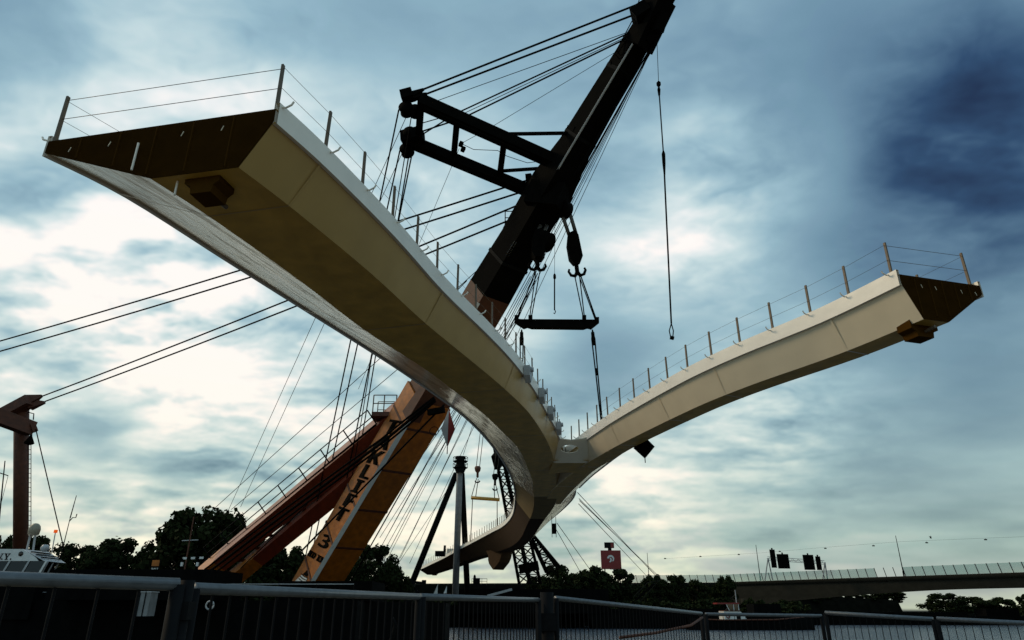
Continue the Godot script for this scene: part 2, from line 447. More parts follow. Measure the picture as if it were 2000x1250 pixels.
func arm(tab: Array, parent: Node3D, mirrored: bool, step := 0.2) -> void:
	var n := tab.size()
	var secs := []
	var s := 0.0
	while s < n - 1.001:
		secs.append(section(tab, s))
		s += step
	secs.append(section(tab, n - 1.0))
	var deck := []; var w0 := []; var w1 := []; var fl := []
	for q in secs:
		deck.append([q[0], q[1]])
		w0.append([q[0] + Vector3.DOWN * 0.3, q[2]])
		fl.append([q[2], q[3]])
		w1.append([q[3], q[1] + Vector3.DOWN * 0.3])
	obj("deck_plate", strip(deck, mirrored), M.paint, parent)
	var cut := secs.size() - 1
	if not mirrored: cut = int(11.6 / step)
	var cut2 := secs.size() - 1
	if not mirrored: cut2 = int(13.0 / step)
	for rg in [[0, cut], [cut, cut2], [cut2, secs.size() - 1]]:
		if rg[1] <= rg[0]: continue
		var far: bool = rg[0] > 0
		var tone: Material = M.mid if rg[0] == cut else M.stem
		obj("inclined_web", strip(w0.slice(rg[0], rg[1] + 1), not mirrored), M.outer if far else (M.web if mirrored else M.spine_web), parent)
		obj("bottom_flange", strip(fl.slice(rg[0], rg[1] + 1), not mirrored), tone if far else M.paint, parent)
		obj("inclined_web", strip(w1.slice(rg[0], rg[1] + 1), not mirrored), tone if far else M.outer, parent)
	for side in 2:                                                     # edge beams: a plate proud of the web with an upstand and a lower lip
		var st := mb(true)
		for k in 4:
			st.set_smooth_group(k + 1)
			var rows := []
			for q in secs:
				var e: Vector3 = q[side]
				var o: Vector3 = q[4 + side]
				var c := [e + o * 0.06 + Vector3.UP * 0.15, e + o * 0.06 + Vector3.DOWN * 0.36, e - o * 0.03 + Vector3.DOWN * 0.36, e - o * 0.03 + Vector3.UP * 0.15]
				rows.append([c[k], c[(k + 1) % 4]])
			var fl2 := (side == 0) != mirrored
			strip(rows, fl2, st)
		obj("edge_beam", st, M.fascia, parent)
	var seam_s := 0.9
	while seam_s < n - 1.2 and seam_s < 12.0:                          # butt welds where the shop sections were joined
		var q0 := section(tab, seam_s)
		var q1 := section(tab, seam_s + 0.02)
		var st := mb()
		var dn := Vector3.DOWN * 0.006
		var h0: Vector3 = Vector3.DOWN * 0.37
		var sec0 := [q0[0] + h0 + q0[4] * 0.004 + dn, q0[2] + q0[4] * 0.003 + dn, q0[3] + q0[5] * 0.003 + dn, q0[1] + h0 + q0[5] * 0.004 + dn]
		var sec1 := [q1[0] + h0 + q1[4] * 0.004 + dn, q1[2] + q1[4] * 0.003 + dn, q1[3] + q1[5] * 0.003 + dn, q1[1] + h0 + q1[5] * 0.004 + dn]
		for k in 3:
			if mirrored: quad(st, sec0[k], sec0[k + 1], sec1[k + 1], sec1[k])
			else: quad(st, sec0[k], sec1[k], sec1[k + 1], sec0[k + 1])
		obj("weld_seam", st, M.web if mirrored else M.spine_web, parent)
		seam_s += 1.7 if mirrored else 2.1
	for e in 2:                                                        # closing plates at both ends
		var q: Array = secs[0] if e == 0 else secs[secs.size() - 1]
		var st := mb()
		var cyc := [q[0], q[1], q[1] + Vector3.DOWN * 0.3, q[3], q[2], q[0] + Vector3.DOWN * 0.3]
		var out: Vector3 = (q[0] - secs[1][0]) if e == 0 else (q[0] - secs[secs.size() - 2][0])
		out = out.normalized() * 0.012
		for k in range(1, 5):
			tri(st, cyc[0] + out, cyc[k] + out, cyc[k + 1] + out)
			tri(st, cyc[0] + out, cyc[k + 1] + out, cyc[k] + out)
		obj("end_plate", st, M.endpaint, parent)
		if e == 0:                                                     # welded stiffeners and scraped marks on the cut end
			var wd: float = q[0].distance_to(q[1])
			var ux: Vector3 = (q[1] - q[0]) / wd
			var lo0: float = (q[2] - q[0]).dot(ux)
			var lo1: float = (q[3] - q[0]).dot(ux)
			for f in [0.17, 0.34, 0.5, 0.66, 0.84]:
				var dx := wd * float(f)
				var dep := 1.3
				if dx < lo0: dep = lerpf(0.3, 1.3, dx / lo0)
				elif dx > lo1: dep = lerpf(1.3, 0.3, (dx - lo1) / (wd - lo1))
				var pt: Vector3 = q[0] + ux * dx + out * 1.6
				var sb := mb(); bar(sb, pt + Vector3.DOWN * 0.05, pt + Vector3.DOWN * (dep - 0.06), 0.02, 0.03, out); obj("stiffener_edge", sb, M.endpaint, parent)
				if f != 0.5:
					sb = mb(); bar(sb, pt + ux * 0.2 + Vector3.DOWN * 0.25, pt + ux * 0.24 + Vector3.DOWN * 0.36, 0.012, 0.012, out); obj("scrape_mark", sb, M.web, parent)

func post_mesh(h: float) -> ArrayMesh:
	var st := mb()
	beam(st, Vector3(0, -0.3, 0), Vector3(0, h, 0), Vector3.RIGHT, Vector3.BACK, 0.026, 0.04, 0.024, 0.036)
	st.generate_normals()
	return st.commit()

func hook_mesh() -> ArrayMesh:
	var st := mb()
	tube(st, [Vector3(0.0, 0.02, 0), Vector3(0.12, -0.02, 0), Vector3(0.24, 0.03, 0), Vector3(0.28, 0.1, 0)], 0.022, 6)
	st.generate_normals()
	return st.commit()

# walks an edge of the deck at equal steps: [point, outward, along]
func walk(tab: Array, side: int, from_s: float, to_s: float, step: float) -> Array:
	var out := []
	var last := Vector3.INF
	var gone := step
	var s := from_s
	while s < to_s:
		var q := section(tab, s)
		var p: Vector3 = q[side]
		if last != Vector3.INF: gone += p.distance_to(last)
		if gone >= step:
			gone -= step
			var nx: Vector3 = section(tab, s + 0.02)[side]
			out.append([p, q[4 + side], (nx - p).normalized()])
		last = p
		s += 0.01
	return out

func railing(tab: Array, side: int, from_s: float, to_s: float, step: float, parent: Node3D, wires: bool, pm: Mesh, hm: Mesh) -> Array:
	var spots := walk(tab, side, from_s, to_s, step)
	for w in spots:
		var o: Vector3 = w[1]
		var b := Basis(o, Vector3.UP, o.cross(Vector3.UP)).orthonormalized()
		b = b * Basis(Vector3.BACK, rng.randf_range(-0.02, 0.02))
		var p := instw("railing_post", pm, M.galv, parent, Transform3D(b, w[0] + Vector3.UP * 0.1 - o * 0.08))
		inst("post_bracket", hm, M.fascia, p, Transform3D(Basis(), Vector3(0.08, 0.0, 0.0)))
	if wires:
		for h in [1.06, 0.55]:
			var pts := []
			for w in spots.slice(0, 13): pts.append(w[0] + Vector3.UP * (h + 0.06) - w[1] * 0.04)
			var st := mb(true)
			tube(st, pts, 0.005, 5)
			obj("railing_wire", st, M.wire, parent)
	return spots

func make_bridge() -> void:
	var br := thing("footbridge", "cream steel footbridge with a forked end, lifted high over the water in slings", "bridge", Vector3(0, 9, -40))
	arm(SPINE, br, false)
	arm(BRANCH, br, true)
	var pm := post_mesh(1.12)
	var hm := hook_mesh()
	var a := railing(SPINE, 0, 0.1, 9.2, 1.55, br, true, pm, hm)
	var b := railing(SPINE, 1, 0.05, 1.9, 1.9, br, true, pm, hm)
	var c := railing(BRANCH, 0, 0.15, 8.0, 1.6, br, true, pm, hm)
	var d := railing(BRANCH, 1, 0.1, 1.2, 1.6, br, true, pm, hm)
	railing(SPINE, 1, 13.6, 20.95, 1.75, br, false, pm, hm)
	for pair in [[a[0], b[0]], [c[0], d[0]]]:
		for h in [1.06, 0.55]:
			rope("railing_wire", pair[0][0] + Vector3.UP * (h + 0.06) - pair[0][1] * 0.04, pair[1][0] + Vector3.UP * (h + 0.06) - pair[1][1] * 0.04, 0.007, br, M.wire)
	# lifting lugs on the edge beam of the near arm
	for s in [5.5, 6.35, 7.15, 7.95]:
		var q := section(SPINE, s)
		var o: Vector3 = q[4]
		var al := o.cross(Vector3.UP)
		var st := mb()
		plate(st, q[0] + o * 0.2 + Vector3.DOWN * 0.3, al, Vector3.UP, PackedVector2Array([Vector2(-0.3, 0.3), Vector2(0.3, 0.3), Vector2(0.24, -0.1), Vector2(0.0, -0.36), Vector2(-0.24, -0.1)]), 0.24)
		tube(st, [q[0] + o * 0.1 + Vector3.DOWN * 0.12, q[0] + o * 0.42 + Vector3.DOWN * 0.1], 0.11, 10)
		obj("lifting_lug", st, M.grey, br)
	# the perforated plate that ties the two arms in the crotch
	var st2 := mb()
	var hole := Vector3(3.25, 9.93, -38.2)
	var lean := 0.85                                                   # the plate slopes down away from the open end of the fork
	var quadp := PackedVector2Array([Vector2(1.95, -37.45), Vector2(2.6, -37.66), Vector2(3.3, -37.74), Vector2(4.0, -37.66), Vector2(4.75, -37.42), Vector2(4.35, -38.95), Vector2(2.35, -38.95)])
	var inner := []
	var outer := []
	for k in 48:
		var t := TAU * k / 48
		var dir := Vector2(cos(t), sin(t))
		inner.append(Vector2(hole.x + cos(t) * 0.5, hole.z + sin(t) * 0.22))
		var hit := Vector2.ZERO
		for e in quadp.size():
			var x = Geometry2D.segment_intersects_segment(Vector2(hole.x, hole.z), Vector2(hole.x, hole.z) + dir * 20, quadp[e], quadp[(e + 1) % quadp.size()])
			if x != null: hit = x
		outer.append(hit)
	for k in 48:
		var n := (k + 1) % 48
		for lev in [[0.0, true], [0.04, false]]:
			var y: float = hole.y + float(lev[0]) - hole.z * lean
			var p0 := Vector3(inner[k].x, y + inner[k].y * lean, inner[k].y)
			var p1 := Vector3(inner[n].x, y + inner[n].y * lean, inner[n].y)
			var p2 := Vector3(outer[n].x, y + outer[n].y * lean, outer[n].y)
			var p3 := Vector3(outer[k].x, y + outer[k].y * lean, outer[k].y)
			if lev[1]: quad(st2, p0, p1, p2, p3)
			else: quad(st2, p3, p2, p1, p0)
		var up := Vector3.UP * 0.04
		for ring in [inner, outer]:
			var a0 := Vector3(ring[k].x, hole.y + (ring[k].y - hole.z) * lean, ring[k].y)
			var a1 := Vector3(ring[n].x, hole.y + (ring[n].y - hole.z) * lean, ring[n].y)
			quad(st2, a0, a0 + up, a1 + up, a1)
	obj("gusset_plate", st2, M.gusset, br)
	# curved shell under the crotch
	var st3 := mb(true)
	for k in 12:
		for r in 5:
			var cnr := []
			for e in [[k, r], [k + 1, r], [k + 1, r + 1], [k, r + 1]]:
				var u: float = e[0] / 12.0 * 2 - 1
				var v: float = e[1] / 5.0
				cnr.append(Vector3(3.35 + u * (1.0 + 0.15 * v), 9.36 - v * 0.2 + 0.12 * (1 - u * u), -38.9 + u * u * 0.3 - v * 3.0))
			quad(st3, cnr[0], cnr[1], cnr[2], cnr[3])
	obj("crotch_shell", st3, M.paint, br)
	# bearing brackets below the two near ends and the far end
	for e in [[SPINE, 0.35, 0.5, 0.38], [BRANCH, 0.28, 0.5, 0.5], [SPINE, 20.6, 0.5, 0.7]]:
		var q := section(e[0], e[1])
		var x := (q[1] - q[0]).normalized() as Vector3
		var al := x.cross(Vector3.UP)
		var ctr := (q[2] + q[3]) / 2 as Vector3
		var st := mb()
		var w: float = e[3]
		plate(st, ctr, x, Vector3.UP, PackedVector2Array([Vector2(-w, 0.3), Vector2(-w, -0.12), Vector2(-w * 0.7, -0.2), Vector2(-w * 0.62, -0.36), Vector2(w * 0.55, -0.36), Vector2(w * 0.62, -0.18), Vector2(w, -0.1), Vector2(w, 0.3)]), e[2])
		obj("bearing_bracket", st, M.endpaint, br)
		var sb := mb()
		tube(sb, [ctr + al * 0.1 + Vector3.DOWN * 0.2, ctr + al * 0.6 + Vector3.DOWN * 0.16], 0.05, 8)
		obj("bearing_pin", sb, M.galv, br)
	# pylon saddle hanging below the main span
	var q2 := section(SPINE, 16.6)
	var x2 := (q2[1] - q2[0]).normalized() as Vector3
	var al2 := x2.cross(Vector3.UP)
	var st4 := mb()
	plate(st4, (q2[2] + q2[3]) / 2 + x2 * 0.2, al2, Vector3.UP, PackedVector2Array([Vector2(-2.6, 0.4), Vector2(-2.1, -0.2), Vector2(-1.8, -0.9), Vector2(-1.3, -1.5), Vector2(0.4, -2.5), Vector2(1.6, -1.6), Vector2(1.9, -1.0), Vector2(1.9, -0.3), Vector2(2.6, 0.4)]), 1.9)
	obj("pylon_saddle", st4, M.stem, br)
	# drain stubs and weld straps that show on the dark soffit
	for e in [[Vector3(-6.61, 9.35, -11.35), 0.55], [Vector3(-7.52, 9.75, -11.26), 0.3]]:
		var sd := mb()
		tube(sd, [e[0] + Vector3.UP * 0.5, e[0] + Vector3.DOWN * e[1] * 0.5], 0.022, 8)
		obj("drain_pipe", sd, M.fascia, br)
	# construction gear left on the deck of the far span
	var gen := thing("generator", "dark site generator with an upright exhaust near the far end of the bridge deck", "generator", Vector3(-12.95, 11.00, -131.90))
	var sg := mb(); box(sg, Vector3(-1.1, -0.4, -0.6), Vector3(0.7, 0.5, 0.6)); loc("housing", sg, M.dark, gen)
	sg = mb(); tube(sg, [Vector3(0.55, 0.4, 0), Vector3(0.6, 1.5, 0)], 0.22, 8); loc("exhaust", sg, M.dark, gen)
	var ban := thing("banner", "small pale banner tied to the railing of the far bridge span", "banner", Vector3(-11.70, 11.20, -135.99))
	sg = mb(); plate(sg, Vector3(0, 0.6, 0), Vector3(0.95, 0, -0.3).normalized(), Vector3.UP, PackedVector2Array([Vector2(-0.6, -0.5), Vector2(0.6, -0.42), Vector2(0.6, 0.5), Vector2(-0.6, 0.42)]), 0.02); loc("cloth", sg, M.white, ban)
	sg = mb(); tube(sg, [Vector3(-0.62, -0.6, 0.2), Vector3(-0.62, 1.2, 0.2)], 0.03, 6); loc("stake", sg, M.galv, ban)

func nav_board(at: Vector3, turn: float, size: float, wide: float, label: String, front: Material, back: Material) -> void:
	var t := thing("navigation_board", label, "sign", at, turn, "diamond boards hung below the arms")
	var st := mb()
	plate(st, Vector3(0.003, 0, 0), Vector3.RIGHT, Vector3.UP, PackedVector2Array([Vector2(0, 1.25), Vector2(wide, 0), Vector2(0, -1.1)]) * Transform2D(0, Vector2(size, size), 0, Vector2.ZERO), 0.03)
	loc("board_half", st, back, t)
	st = mb()
	plate(st, Vector3(-0.003, 0, 0), Vector3.RIGHT, Vector3.UP, PackedVector2Array([Vector2(0, 1.25), Vector2(0, -1.1), Vector2(-wide, 0)]) * Transform2D(0, Vector2(size, size), 0, Vector2.ZERO), 0.03)
	loc("board_half", st, front, t)
	st = mb(); tube(st, [Vector3(0, 1.3 * size, -0.04), Vector3(0, -1.5 * size, -0.04)], 0.025, 6); loc("spike", st, M.dark, t)


# ---------------------------------------------------------------- the sheerleg crane
func spin(d: Vector3, ang: float, mid: Vector3) -> Array:
	# cross axes of a spar: x lies across the line of sight to mid, then both are turned by ang about the spar
	d = d.normalized()
	var sight := (mid - Vector3(0, 1.6, 0)).normalized()
	var x := d.cross(sight).normalized()
	var y := x.cross(d).normalized()
	var b := Basis(d, ang)
	return [b * x, b * y]

func letters(text: String, a: Vector3, b: Vector3, up: Vector3, nrm: Vector3, size: float, m: Material, parent: Node3D) -> void:
	for k in text.length():
		if text[k] == " ": continue
		var tm := TextMesh.new()
		tm.text = text[k]
		var f := SystemFont.new(); f.font_names = ["Droid Sans"]; f.font_weight = 700
		tm.font = f; tm.font_size = 64; tm.pixel_size = size / 46.0; tm.depth = 0.02
		var p := a.lerp(b, float(k) / maxi(text.length() - 1, 1))
		var right := up.cross(nrm).normalized()
		# sign painters slant: the letters keep upright strokes along the leg but their bars rise across it
		var st := mb()
		for bold in [-0.045, 0.0, 0.045]:
			st.append_from(tm, 0, Transform3D(Basis((right + up.normalized() * 0.7) * (1.45 if size > 1 else 1.15), up.normalized(), nrm.normalized()), p + (right + up.normalized() * 0.7) * (bold * size) + nrm * (0.003 + bold * 0.05)))
		obj("letter", st, m, parent)

func handrail(pts: Array, up: Vector3, h: float, r: float, parent: Node3D, m: Material) -> void:
	for k in [1.0, 0.5]:
		var st := mb(true)
		var q := []
		for p in pts: q.append(p + up * h * k)
		tube(st, q, r, 6)
		obj("handrail", st, m, parent)
	for p in pts:
		var st := mb()
		tube(st, [p, p + up * h], r * 1.2, 6)
		obj("stanchion", st, m, parent)

func make_crane() -> void:
	var foot := Vector3(-15.29, 2.70, -55.59)
	var apex := Vector3(-5.59, 14.90, -44.33)
	var tip := Vector3(8.32, 32.85, -28.02)
	var cr := thing("sheerleg_crane", "huge floating sheerleg crane with boom darkened to silhouette and orange lettered leg behind the bridge", "crane", Vector3(foot.x - 12, -0.5, foot.z - 6))
	var d := (tip - foot).normalized()
	var ax := spin(d, 0.62, apex)
	var x: Vector3 = ax[0]
	var y: Vector3 = ax[1]
	var st := mb()
	beam(st, foot - d * 3, apex, x, y, 1.2, 1.2, 1.25, 1.25)
	obj("lettered_leg", st, M.orange, cr)
	var knee := apex.lerp(tip, 0.3)
	for k in 5:                                                        # bolted joint collars
		var jc := foot.lerp(apex, 0.13 + 0.19 * k)
		st = mb(); beam(st, jc - d * 0.09, jc + d * 0.09, x, y, 1.262, 1.262); obj("joint_collar", st, M.rust, cr)
	for k in 4:
		var jc := knee.lerp(tip, 0.12 + 0.22 * k)
		var jw := lerpf(1.05, 0.42, 0.12 + 0.22 * k) + 0.05
		st = mb(); beam(st, jc - d * 0.1, jc + d * 0.1, x, y, jw, jw); obj("joint_collar", st, M.dark, cr)
	st = mb(); beam(st, apex, knee, x, y, 1.12, 1.12, 1.05, 1.05); obj("boom_base", st, M.rust, cr)  # brown step of the darkening painted up the boom
	st = mb(); beam(st, knee, tip + d * 2, x, y, 1.05, 1.05, 0.42, 0.42); obj("boom", st, M.black, cr)  # black stands for the back-lit silhouette, put into the boom colour
	# pale strips up the spar's near corner; on the boom they paint its lit edge
	var sgn := -1.0 if (y * 1.0).dot(apex) > 0 else 1.0
	var cx := x * sgn if x.dot(apex) * sgn < 0 else x
	var near := _near_corner(x, y, apex)
	st = mb(); bar(st, foot + near * 1.22, apex + near * 1.27, 0.3, 0.06, near); obj("edge_strip", st, M.white, cr)
	st = mb(); bar(st, apex.lerp(tip, 0.07) + near * 1.14, apex.lerp(tip, 0.28) + near * 1.08, 0.2, 0.05, near); obj("edge_strip", st, M.white, cr)
	for k in [[0.3, 0.38], [0.4, 0.47], [0.5, 0.54]]:
		st = mb(); bar(st, apex.lerp(tip, k[0]) + near * lerpf(1.1, 0.42, k[0] - 0.1), apex.lerp(tip, k[1]) + near * lerpf(1.1, 0.42, k[1] - 0.1), 0.16, 0.05, near); obj("edge_strip", st, M.grey, cr)
	st = mb(); tube(st, [apex.lerp(tip, 0.55) + near * 0.9, apex.lerp(tip, 0.9) + near * 0.6], 0.06, 6); obj("lit_edge_tube", st, M.grey, cr)  # pale tube added to draw the lit edge of the upper boom
	# lettering on the left front face
	var nl := _face_normal(x, y, foot, -1)
	var up := d
	letters("TAKLIFT 3", Vector3(-7.09, 13.59, -43.80) * 0 + apex.lerp(foot, 0.16) + nl * 1.27, apex.lerp(foot, 0.72) + nl * 1.24, up, nl, 1.2, M.black, cr)
	var row := up.cross(nl).normalized()
	letters("800 TON", apex.lerp(foot, 0.8) + nl * 1.24 - (row + d * 0.7) * 0.95, apex.lerp(foot, 0.8) + nl * 1.24 + (row + d * 0.7) * 0.95, up, nl, 0.55, M.black, cr)
	st = mb(); plate(st, apex.lerp(foot, 0.92) + nl * 1.23, row + d * 0.7, up, PackedVector2Array([Vector2(-0.75, -0.5), Vector2(-0.3, -0.62), Vector2(0.3, -0.62), Vector2(0.75, -0.5), Vector2(0.4, 0.3), Vector2(-0.4, 0.3)]), 0.03); obj("emblem", st, M.white, cr)
	for k in 3:
		st = mb(); plate(st, apex.lerp(foot, 0.925 - 0.012 * k) + nl * 1.26, row + d * 0.7, up, PackedVector2Array([Vector2(-0.5, -0.06), Vector2(0, -0.12), Vector2(0.5, -0.06), Vector2(0.5, 0.0), Vector2(0, -0.05), Vector2(-0.5, 0.0)]), 0.02); obj("emblem_stripe", st, M.dark, cr)
	st = mb(); plate(st, apex.lerp(foot, 0.885) + nl * 1.23, row + d * 0.7, up, PackedVector2Array([Vector2(-0.35, -0.3), Vector2(0.35, -0.3), Vector2(0, 0.45)]), 0.03); obj("emblem", st, M.black, cr)
	# the far leg: two box chords with battens between them
	var l0 := Vector3(-28.68, 2.86, -63.56)
	var l1 := Vector3(-6.91, 14.68, -46.05)
	var m0 := Vector3(-24.80, 2.81, -61.41)
	var m1 := Vector3(-5.71, 13.90, -45.84)
	var lx := spin(l1 - l0, 0.3, (l0 + l1) / 2)
	st = mb(); beam(st, l0.lerp(l1, 0.22), l1, lx[0], lx[1], 0.62, 0.8, 0.8, 0.9); obj("far_leg_chord", st, M.red, cr)
	st = mb(); beam(st, l0, l0.lerp(l1, 0.22), lx[0], lx[1], 0.56, 0.74, 0.62, 0.8); obj("far_leg_foot", st, M.orange, cr)
	st = mb(); beam(st, m0.lerp(m1, 0.25), m1, lx[0], lx[1], 0.5, 0.7, 0.6, 0.8); obj("far_leg_chord", st, M.red, cr)
	st = mb(); beam(st, m0, m0.lerp(m1, 0.25), lx[0], lx[1], 0.55, 0.66, 0.5, 0.7); obj("far_leg_foot", st, M.orange, cr)
	for k in 12:
		var f := 0.06 + k * 0.075
		st = mb(); bar(st, l0.lerp(l1, f), m0.lerp(m1, f + 0.01), 0.16, 0.2); obj("batten", st, M.rust, cr)
	# dark hydraulic pipes crossing the face of the lettered leg towards the far leg
	for k in 3:
		st = mb(); tube(st, [Vector3(-4.95, 14.03, -41.87) + Vector3(0.05, -0.12, 0) * k, Vector3(-6.67, 12.89, -42.58) + Vector3(0.1, -0.18, 0) * k, Vector3(-8.45, 11.71, -43.51) + Vector3(0.1, -0.2, 0) * k, Vector3(-11.32, 10.52, -46.19) + Vector3(0.1, -0.25, 0) * k, Vector3(-17.98, 7.86, -52.75) + Vector3(0.1, -0.35, 0) * k, Vector3(-24.31, 4.54, -57.42) + Vector3(0.1, -0.4, 0) * k], 0.07 + 0.03 * (k % 2), 8); obj("pipe", st, M.black, cr)
	# stay across the face
	rope("guy_rope", Vector3(-4.31, 13.64, -42.15), Vector3(-14.15, 5.28, -48.41), 0.06, cr)
	rope("guy_rope", Vector3(-15.00, 8.71, -51.30), Vector3(-20.68, 4.50, -55.26), 0.04, cr)
	# knuckle where the legs meet
	st = mb(); beam(st, apex - d * 1.2 + near * 1.2, apex + d * 1.4 + near * 1.3, x, y, 0.5, 0.5, 0.35, 0.35); obj("knuckle", st, M.rust, cr)
	st = mb(); bar(st, Vector3(-5.34, 13.13, -42.25), Vector3(-4.28, 13.26, -41.98), 0.3, 0.35); obj("boom_stop", st, M.black, cr)
	st = mb(true)
	for k in 20:
		var t0 := TAU * k / 20.0
		var t1 := TAU * (k + 1) / 20.0
		var cc := Vector3(-5.02, 12.20, -43.30)
		tube(st, [cc + Vector3(cos(t0), sin(t0), 0) * 0.28, cc + Vector3(cos(t1), sin(t1), 0) * 0.28], 0.025, 5)
	obj("hoop", st, M.dark, cr)
	# walkway and railing along the far leg, with the landing at its top
	var wpts := []
	for k in 9: wpts.append(Vector3(-25.36, 5.52, -60.80).lerp(Vector3(-9.50, 13.58, -46.84), k / 8.0))
	var wup := (Vector3(-20.42, 9.42, -56.43) - Vector3(-19.60, 8.28, -56.92)).normalized()
	handrail(wpts, wup, 1.15, 0.04, cr, M.dark)
	st = mb(); bar(st, wpts[0], wpts[8], 0.5, 0.08, wup); obj("walkway", st, M.dark, cr)
	var la := Vector3(-9.47, 14.17, -46.59)
	st = mb(); box(st, la + Vector3(-0.2, -0.3, -1.0), la + Vector3(1.5, 0.0, 0.8)); obj("landing", st, M.rust, cr)
	handrail([la + Vector3(-0.15, 0, 0.75), la + Vector3(0.6, 0, 0.75), la + Vector3(1.45, 0, 0.75)], Vector3.UP, 1.2, 0.035, cr, M.galv)
	handrail([la + Vector3(-0.15, 0, -0.9), la + Vector3(1.45, 0, -0.9)], Vector3.UP, 1.2, 0.03, cr, M.galv)
	# platform on the boom's back and the sheave head housing
	var pl := Vector3(-0.07, 23.92, -37.67)
	st = mb(); box(st, pl + Vector3(-0.4, -0.35, -0.6), pl + Vector3(0.7, 0.0, 0.6)); obj("boom_platform", st, M.black, cr)
	handrail([pl + Vector3(-0.36, 0, 0.5), pl + Vector3(0.1, 0, 0.5), pl + Vector3(0.6, 0, 0.5)], Vector3.UP, 0.95, 0.03, cr, M.black)
	var hs := _at_boom(apex, tip, 0.53)
	st = mb(); beam(st, _at_boom(apex, tip, 0.44), _at_boom(apex, tip, 0.58), x, y, 0.95, 0.95, 1.0, 1.0); obj("hinge_housing", st, M.black, cr)
	st = mb(); beam(st, _at_boom(apex, tip, 0.58), _at_boom(apex, tip, 0.68), x, y, 1.0, 1.0, 0.72, 0.72); obj("hinge_housing", st, M.black, cr)
	st = mb(); bar(st, Vector3(1.25, 24.75, -35.37), Vector3(3.14, 24.00, -34.60), 1.7, 1.5); obj("sheave_housing", st, M.black, cr)
	st = mb(); bar(st, Vector3(3.89, 27.86, -32.85), Vector3(3.31, 26.70, -33.67), 1.0, 0.8); obj("strut_bracket", st, M.black, cr)
	st = mb(); bar(st, Vector3(1.01, 26.28, -35.15), Vector3(1.07, 25.64, -35.42), 0.35, 0.35); obj("beacon_housing", st, M.black, cr)
	for s in [[Vector3(1.88, 21.71, -35.35), 0.62], [Vector3(2.99, 23.60, -34.88), 0.55]]:
		st = mb(true); lathe(st, s[0] - x * 0.4, x, [[0, 0], [0, s[1]], [0.25, s[1] * 0.9], [0.5, s[1]], [0.5, 0]], 18); obj("sheave", st, M.black, cr)
	# boom head: sheave nest, cage ladder, floodlights
	st = mb(); beam(st, Vector3(7.14, 30.74, -29.35), Vector3(8.32, 32.95, -27.97), x, y, 0.62, 0.62, 0.66, 0.66); obj("boom_head", st, M.black, cr)
	st = mb(); bar(st, Vector3(6.90, 31.93, -28.73), Vector3(7.68, 32.33, -28.46), 1.5, 0.8); obj("boom_head", st, M.black, cr)
	st = mb(); bar(st, Vector3(8.29, 31.84, -28.01), Vector3(7.98, 30.91, -28.41), 0.5, 0.6); obj("boom_head", st, M.black, cr)
	st = mb(); bar(st, Vector3(7.47, 30.70, -28.93), Vector3(7.92, 31.22, -28.71), 0.6, 0.4); obj("boom_head", st, M.black, cr)
	for e in [[1237, 38, 1250, -6], [1247, 12, 1241, 32], [1232, 45, 1258, 4], [1258, 4, 1264, 14], [1264, 14, 1255, 0], [1270, 2, 1273, 10]]:
		st = mb(); tube(st, [Q2(e[0], e[1], 38.3), Q2(e[2], e[3], 38.3)], 0.03, 5); obj("cage_bar", st, M.black, cr)
	for e in [[1234, 42, 1203, 100], [1238, 55, 1206, 105], [1222, 70, 1232, 78], [1217, 80, 1228, 86], [1204, 98, 1215, 112], [1202, 106, 1210, 116], [1228, 58, 1244, 62]]:
		st = mb(); tube(st, [Q2(e[0], e[1], 38.6), Q2(e[2], e[3], 38.6)], 0.03, 5); obj("ladder_bar", st, M.black, cr)
	for e in [[1197, 125, 39.2], [1226, 157, 39]]:
		st = mb(); bar(st, Q2(e[0] - 5, e[1], e[2]), Q2(e[0] + 5, e[1] + 3, e[2]), 0.32, 0.3); obj("floodlight", st, M.black, cr)
	# the strut frame that spreads the back stays: two beams, rungs and cross pieces
	var u0 := Vector3(2.71, 26.31, -34.05); var u1 := Vector3(-5.39, 28.71, -31.40)
	var v0 := Vector3(1.15, 25.57, -35.99); var v1 := Vector3(-6.30, 28.13, -34.36)
	st = mb(); bar(st, u0, u1, 0.66, 0.7); obj("strut_beam", st, M.black, cr)
	st = mb(); bar(st, v0, v1, 0.6, 0.62); obj("strut_beam", st, M.black, cr)
	for f in [[0.985, 0.93, 0.42], [0.73, 0.64, 0.36], [0.39, 0.26, 0.34]]:
		st = mb(); bar(st, u0.lerp(u1, f[0]), v0.lerp(v1, f[1]), f[2], f[2]); obj("strut_rung", st, M.black, cr)
	st = mb(); bar(st, Vector3(-0.61, 27.58, -32.97), Vector3(3.39, 27.57, -32.87), 0.16, 0.16); obj("strut_brace", st, M.black, cr)
	st = mb(); bar(st, Vector3(-0.69, 26.45, -35.08), Vector3(2.25, 26.39, -34.67), 0.16, 0.16); obj("strut_brace", st, M.black, cr)
	for k in 9:
		var f := 0.25 + k * 0.08
		st = mb(); bar(st, u0.lerp(u1, f) + Vector3(0, -0.42, 0.1), u0.lerp(u1, f) + Vector3(0.05, -0.62, 0.4), 0.04, 0.04); obj("catwalk_rung", st, M.black, cr)
	st = mb(); tube(st, [u0.lerp(u1, 0.2) + Vector3(0, -0.62, 0.4), u0.lerp(u1, 0.95) + Vector3(0, -0.62, 0.4)], 0.035, 6); obj("catwalk_rail", st, M.black, cr)
	# strut end: sheave blocks
	st = mb(); bar(st, Vector3(-6.42, 28.97, -31.40), Vector3(-5.76, 29.13, -31.33), 0.6, 0.62); obj("stay_anchor", st, M.black, cr)
